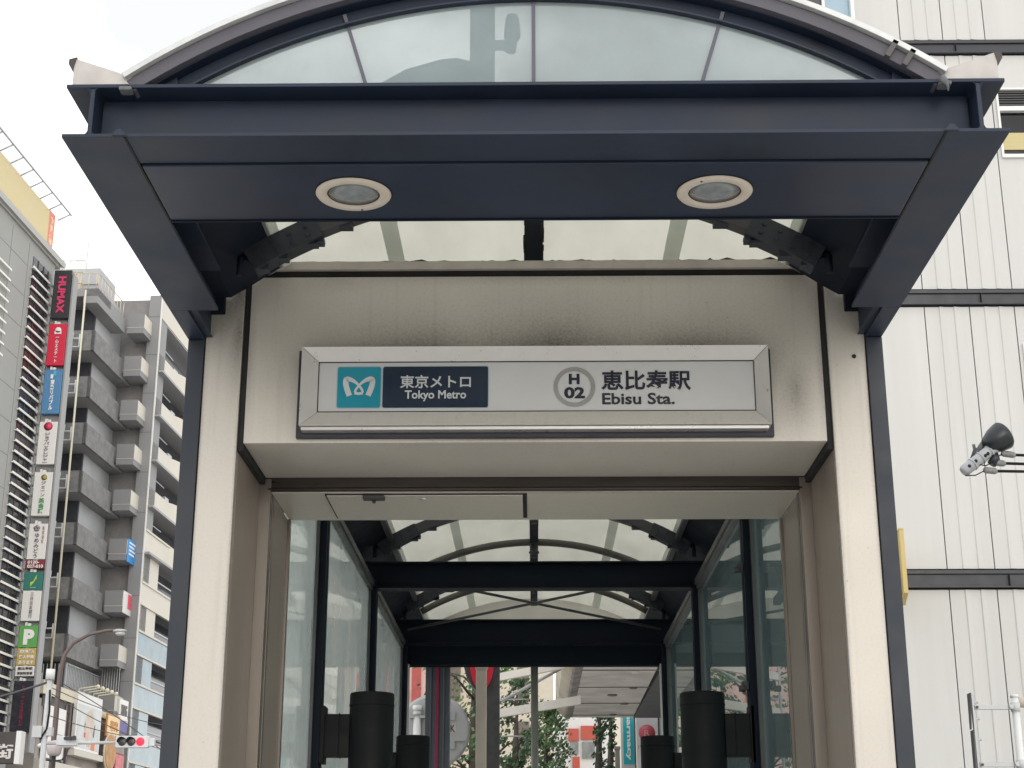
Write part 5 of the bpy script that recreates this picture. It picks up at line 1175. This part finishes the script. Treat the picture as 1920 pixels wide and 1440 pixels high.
# concrete canopy
cc = thing('concrete_canopy', 'weathered concrete canopy with recessed lamps beyond the passage', 'canopy', (1.2, 23, 0))
conc = mat('concrete', (0.60, 0.575, 0.55), rough=0.85, var=0.22, scale=2.2, bump=0.15, bscale=30)
m = MB(); m.add([(0.62, 19.0, 4.27), (1.60, 19.0, 4.27), (1.66, 26.5, 4.27), (0.52, 26.5, 4.27), (0.62, 19.0, 4.9), (1.60, 19.0, 4.9), (1.66, 26.5, 4.9), (0.52, 26.5, 4.9)], [(0, 3, 2, 1), (4, 5, 6, 7), (0, 1, 5, 4), (1, 2, 6, 5), (2, 3, 7, 6), (3, 0, 4, 7)]); m.build('slab', conc, cc)
m = MB()
for yy in (20.6, 22.4, 24.4, 26.1): m.box(0.60, 1.66, yy - 0.03, yy + 0.03, 4.262, 4.2695)
m.build('groove', mat('groove_dark', (0.17, 0.16, 0.155), rough=0.9), cc)
m = MB(); m.prism([(0.52, 4.26), (0.47, 4.30), (0.38, 4.40), (0.36, 4.55), (0.36, 4.9), (0.515, 4.9)], 'y', 19.0, 26.52); m.build('edge_beam', mat('concrete_warm', (0.46, 0.42, 0.34), rough=0.85, var=0.25, scale=2), cc)
m = MB(); m.prism([(0.64, 4.269), (0.53, 4.24), (0.50, 4.262), (0.52, 4.269)], 'y', 19.0, 26.4); m.build('edge_lip', mat('concrete_dark', (0.27, 0.25, 0.235), rough=0.9, var=0.35, scale=3), cc)
for (x, y, r_, mt, nm) in ((1.34, 20.75, 0.055, whit, 'lamp'), (1.16, 23.3, 0.075, mat('brown_recess', (0.14, 0.12, 0.105), var=0.3, scale=20), 'lamp'), (1.42, 22.45, 0.06, mat('groove_dark', (0.17, 0.16, 0.155)), 'lamp'), (1.40, 24.4, 0.07, mat('groove_dark', (0.17, 0.16, 0.155)), 'lamp'), (1.30, 26.0, 0.06, mat('groove_dark', (0.17, 0.16, 0.155)), 'lamp')):
    m = MB(); m.lathe([(r_, 0.012), (r_, -0.012), (r_ * 0.8, -0.02), (0.0, -0.02)], (x, y, 4.268), seg=20); m.build(nm, mt, cc)
m = MB(); m.box(1.67, 2.9, 19.0, 26.5, 4.262, 4.6); m.build('dark_soffit', mat('dark_side_wall', (0.10, 0.105, 0.112), rough=0.7, var=0.15, scale=3), cc)
for (z0, z1) in ((0, 0),): pass
# street signs beyond
ph = thing('pharmacy_sign', 'turquoise vertical pharmacy sign with white rotated letters', 'sign', (1.66, 28, 0))
m = MB(); m.box(1.535, 1.785, 28.0, 28.12, 3.55, 5.2); m.build('frame', light_grey, ph, bevel=0.004)
m = MB(); m.box(1.575, 1.765, 27.985, 27.999, 3.62, 5.15); m.build('face', mat('turquoise', (0.01, 0.38, 0.44), rough=0.35), ph)
text('lettering', 'Pharmacy', wink, ph, (1.615, 1.725, 3.68, 4.62), 27.984, rot=-90, bold=0.035, depth=0.005)
m = MB(); m.tube([(1.66, 28.06, 0), (1.66, 28.06, 3.55)], 0.05, seg=10); m.build('post', grey_metal, ph)
ws2 = thing('shop_banner_sign', 'tall white sign with a rose red disc beside pharmacy sign', 'sign', (1.93, 27, 0))
m = MB(); m.box(1.745, 2.115, 27.0, 27.1, 2.4, 4.6); m.build('face', mat('bright_sign_white', (0.78, 0.77, 0.80), rough=0.35), ws2, bevel=0.004)
m = MB(); m.lathe([(0.14, 0.0), (0.14, 0.008), (0.0, 0.009)], (1.924, 27.0, 4.06), (0, -1, 0), seg=36); m.build('disc', mat('rose_disc', (0.62, 0.11, 0.14), rough=0.35), ws2)
text('lettering', 'R', mat('rose_ink_pale', (0.8, 0.5, 0.5)), ws2, (1.88, 1.97, 4.01, 4.11), 26.99, depth=0.003)
text('lettering', '5', mat('grey_script', (0.14, 0.13, 0.12)), ws2, (1.765, 1.785, 3.80, 3.85), 26.999, depth=0.003)
m = MB(); m.tube([(1.72, 27.02, 0), (1.72, 27.02, 4.6)], 0.014, seg=8); m.tube([(2.13, 27.02, 0), (2.13, 27.02, 4.6)], 0.014, seg=8); m.build('edge_post', mat('dark_violet_steel', (0.05, 0.045, 0.07)), ws2)
gc = thing('grey_column', 'plain grey column beside the pharmacy sign', 'column', (1.48, 28.3, 0))
m = MB(); m.box(1.445, 1.525, 28.3, 28.5, 0, 3.9); m.build('shaft', mat('column_grey', (0.24, 0.23, 0.225), rough=0.6, var=0.1), gc, bevel=0.004); m = MB(); m.box(1.435, 1.535, 28.28, 28.52, 3.901, 3.95); m.build('cap', mat('column_grey', (0.24, 0.23, 0.225)), gc)
# dark neighbour wall seen through the right glazing
dn = thing('dark_annex', 'dark grey annex building behind the right hand glazing', 'building', (3.9, 30, 0))
m = MB(); m.box(2.75, 5.5, 29, 38, 0, 11.5); m.build('wall', mat('annex_grey', (0.085, 0.10, 0.10), rough=0.7, var=0.1), dn)
m = MB()
for z in (4.2, 6.6, 9.0): m.box(2.9, 4.8, 28.95, 28.998, z, z + 0.08)
m.build('ledge', mat('annex_ledge', (0.24, 0.25, 0.25)), dn)

# ================================================================== BEHIND THE VIEWER (seen mirrored in the tympanum glass)
cp = thing('camera_pole', 'grey pole with security camera mirrored in the tympanum glass', 'camera pole', (-0.5, -4.1, 0))
m = MB(); m.box(-0.63, -0.38, -4.2, -4.0, 0, 13.5); m.build('pole', mat('pole_slate', (0.07, 0.075, 0.075), rough=0.6), cp)
m = MB(); m.box(-0.38, -0.18, -4.14, -4.06, 9.71, 9.79); m.tube([(-0.22, -4.1, 9.68), (-0.20, -4.1, 9.85)], 0.06, seg=10); m.build('bracket', mat('pole_slate', (0.07, 0.075, 0.075)), cp)
m = MB(); m.lathe([(0.05, 9.80), (0.085, 9.84), (0.085, 9.92), (0.07, 10.05), (0.06, 10.09), (0.0, 10.10)], (-0.20, -4.1, 0), seg=18); m.build('security_camera', mat('pole_slate', (0.07, 0.075, 0.075)), cp)
m = MB(); m.prism([(-1.7, 9.30), (-1.3, 9.55), (-0.95, 9.66), (-0.78, 9.68), (-0.64, 9.64), (-0.64, 9.0), (-1.7, 9.0)], 'y', -4.25, -4.22); m.build('mirror_plate', mat('pole_slate', (0.07, 0.075, 0.075)), cp)
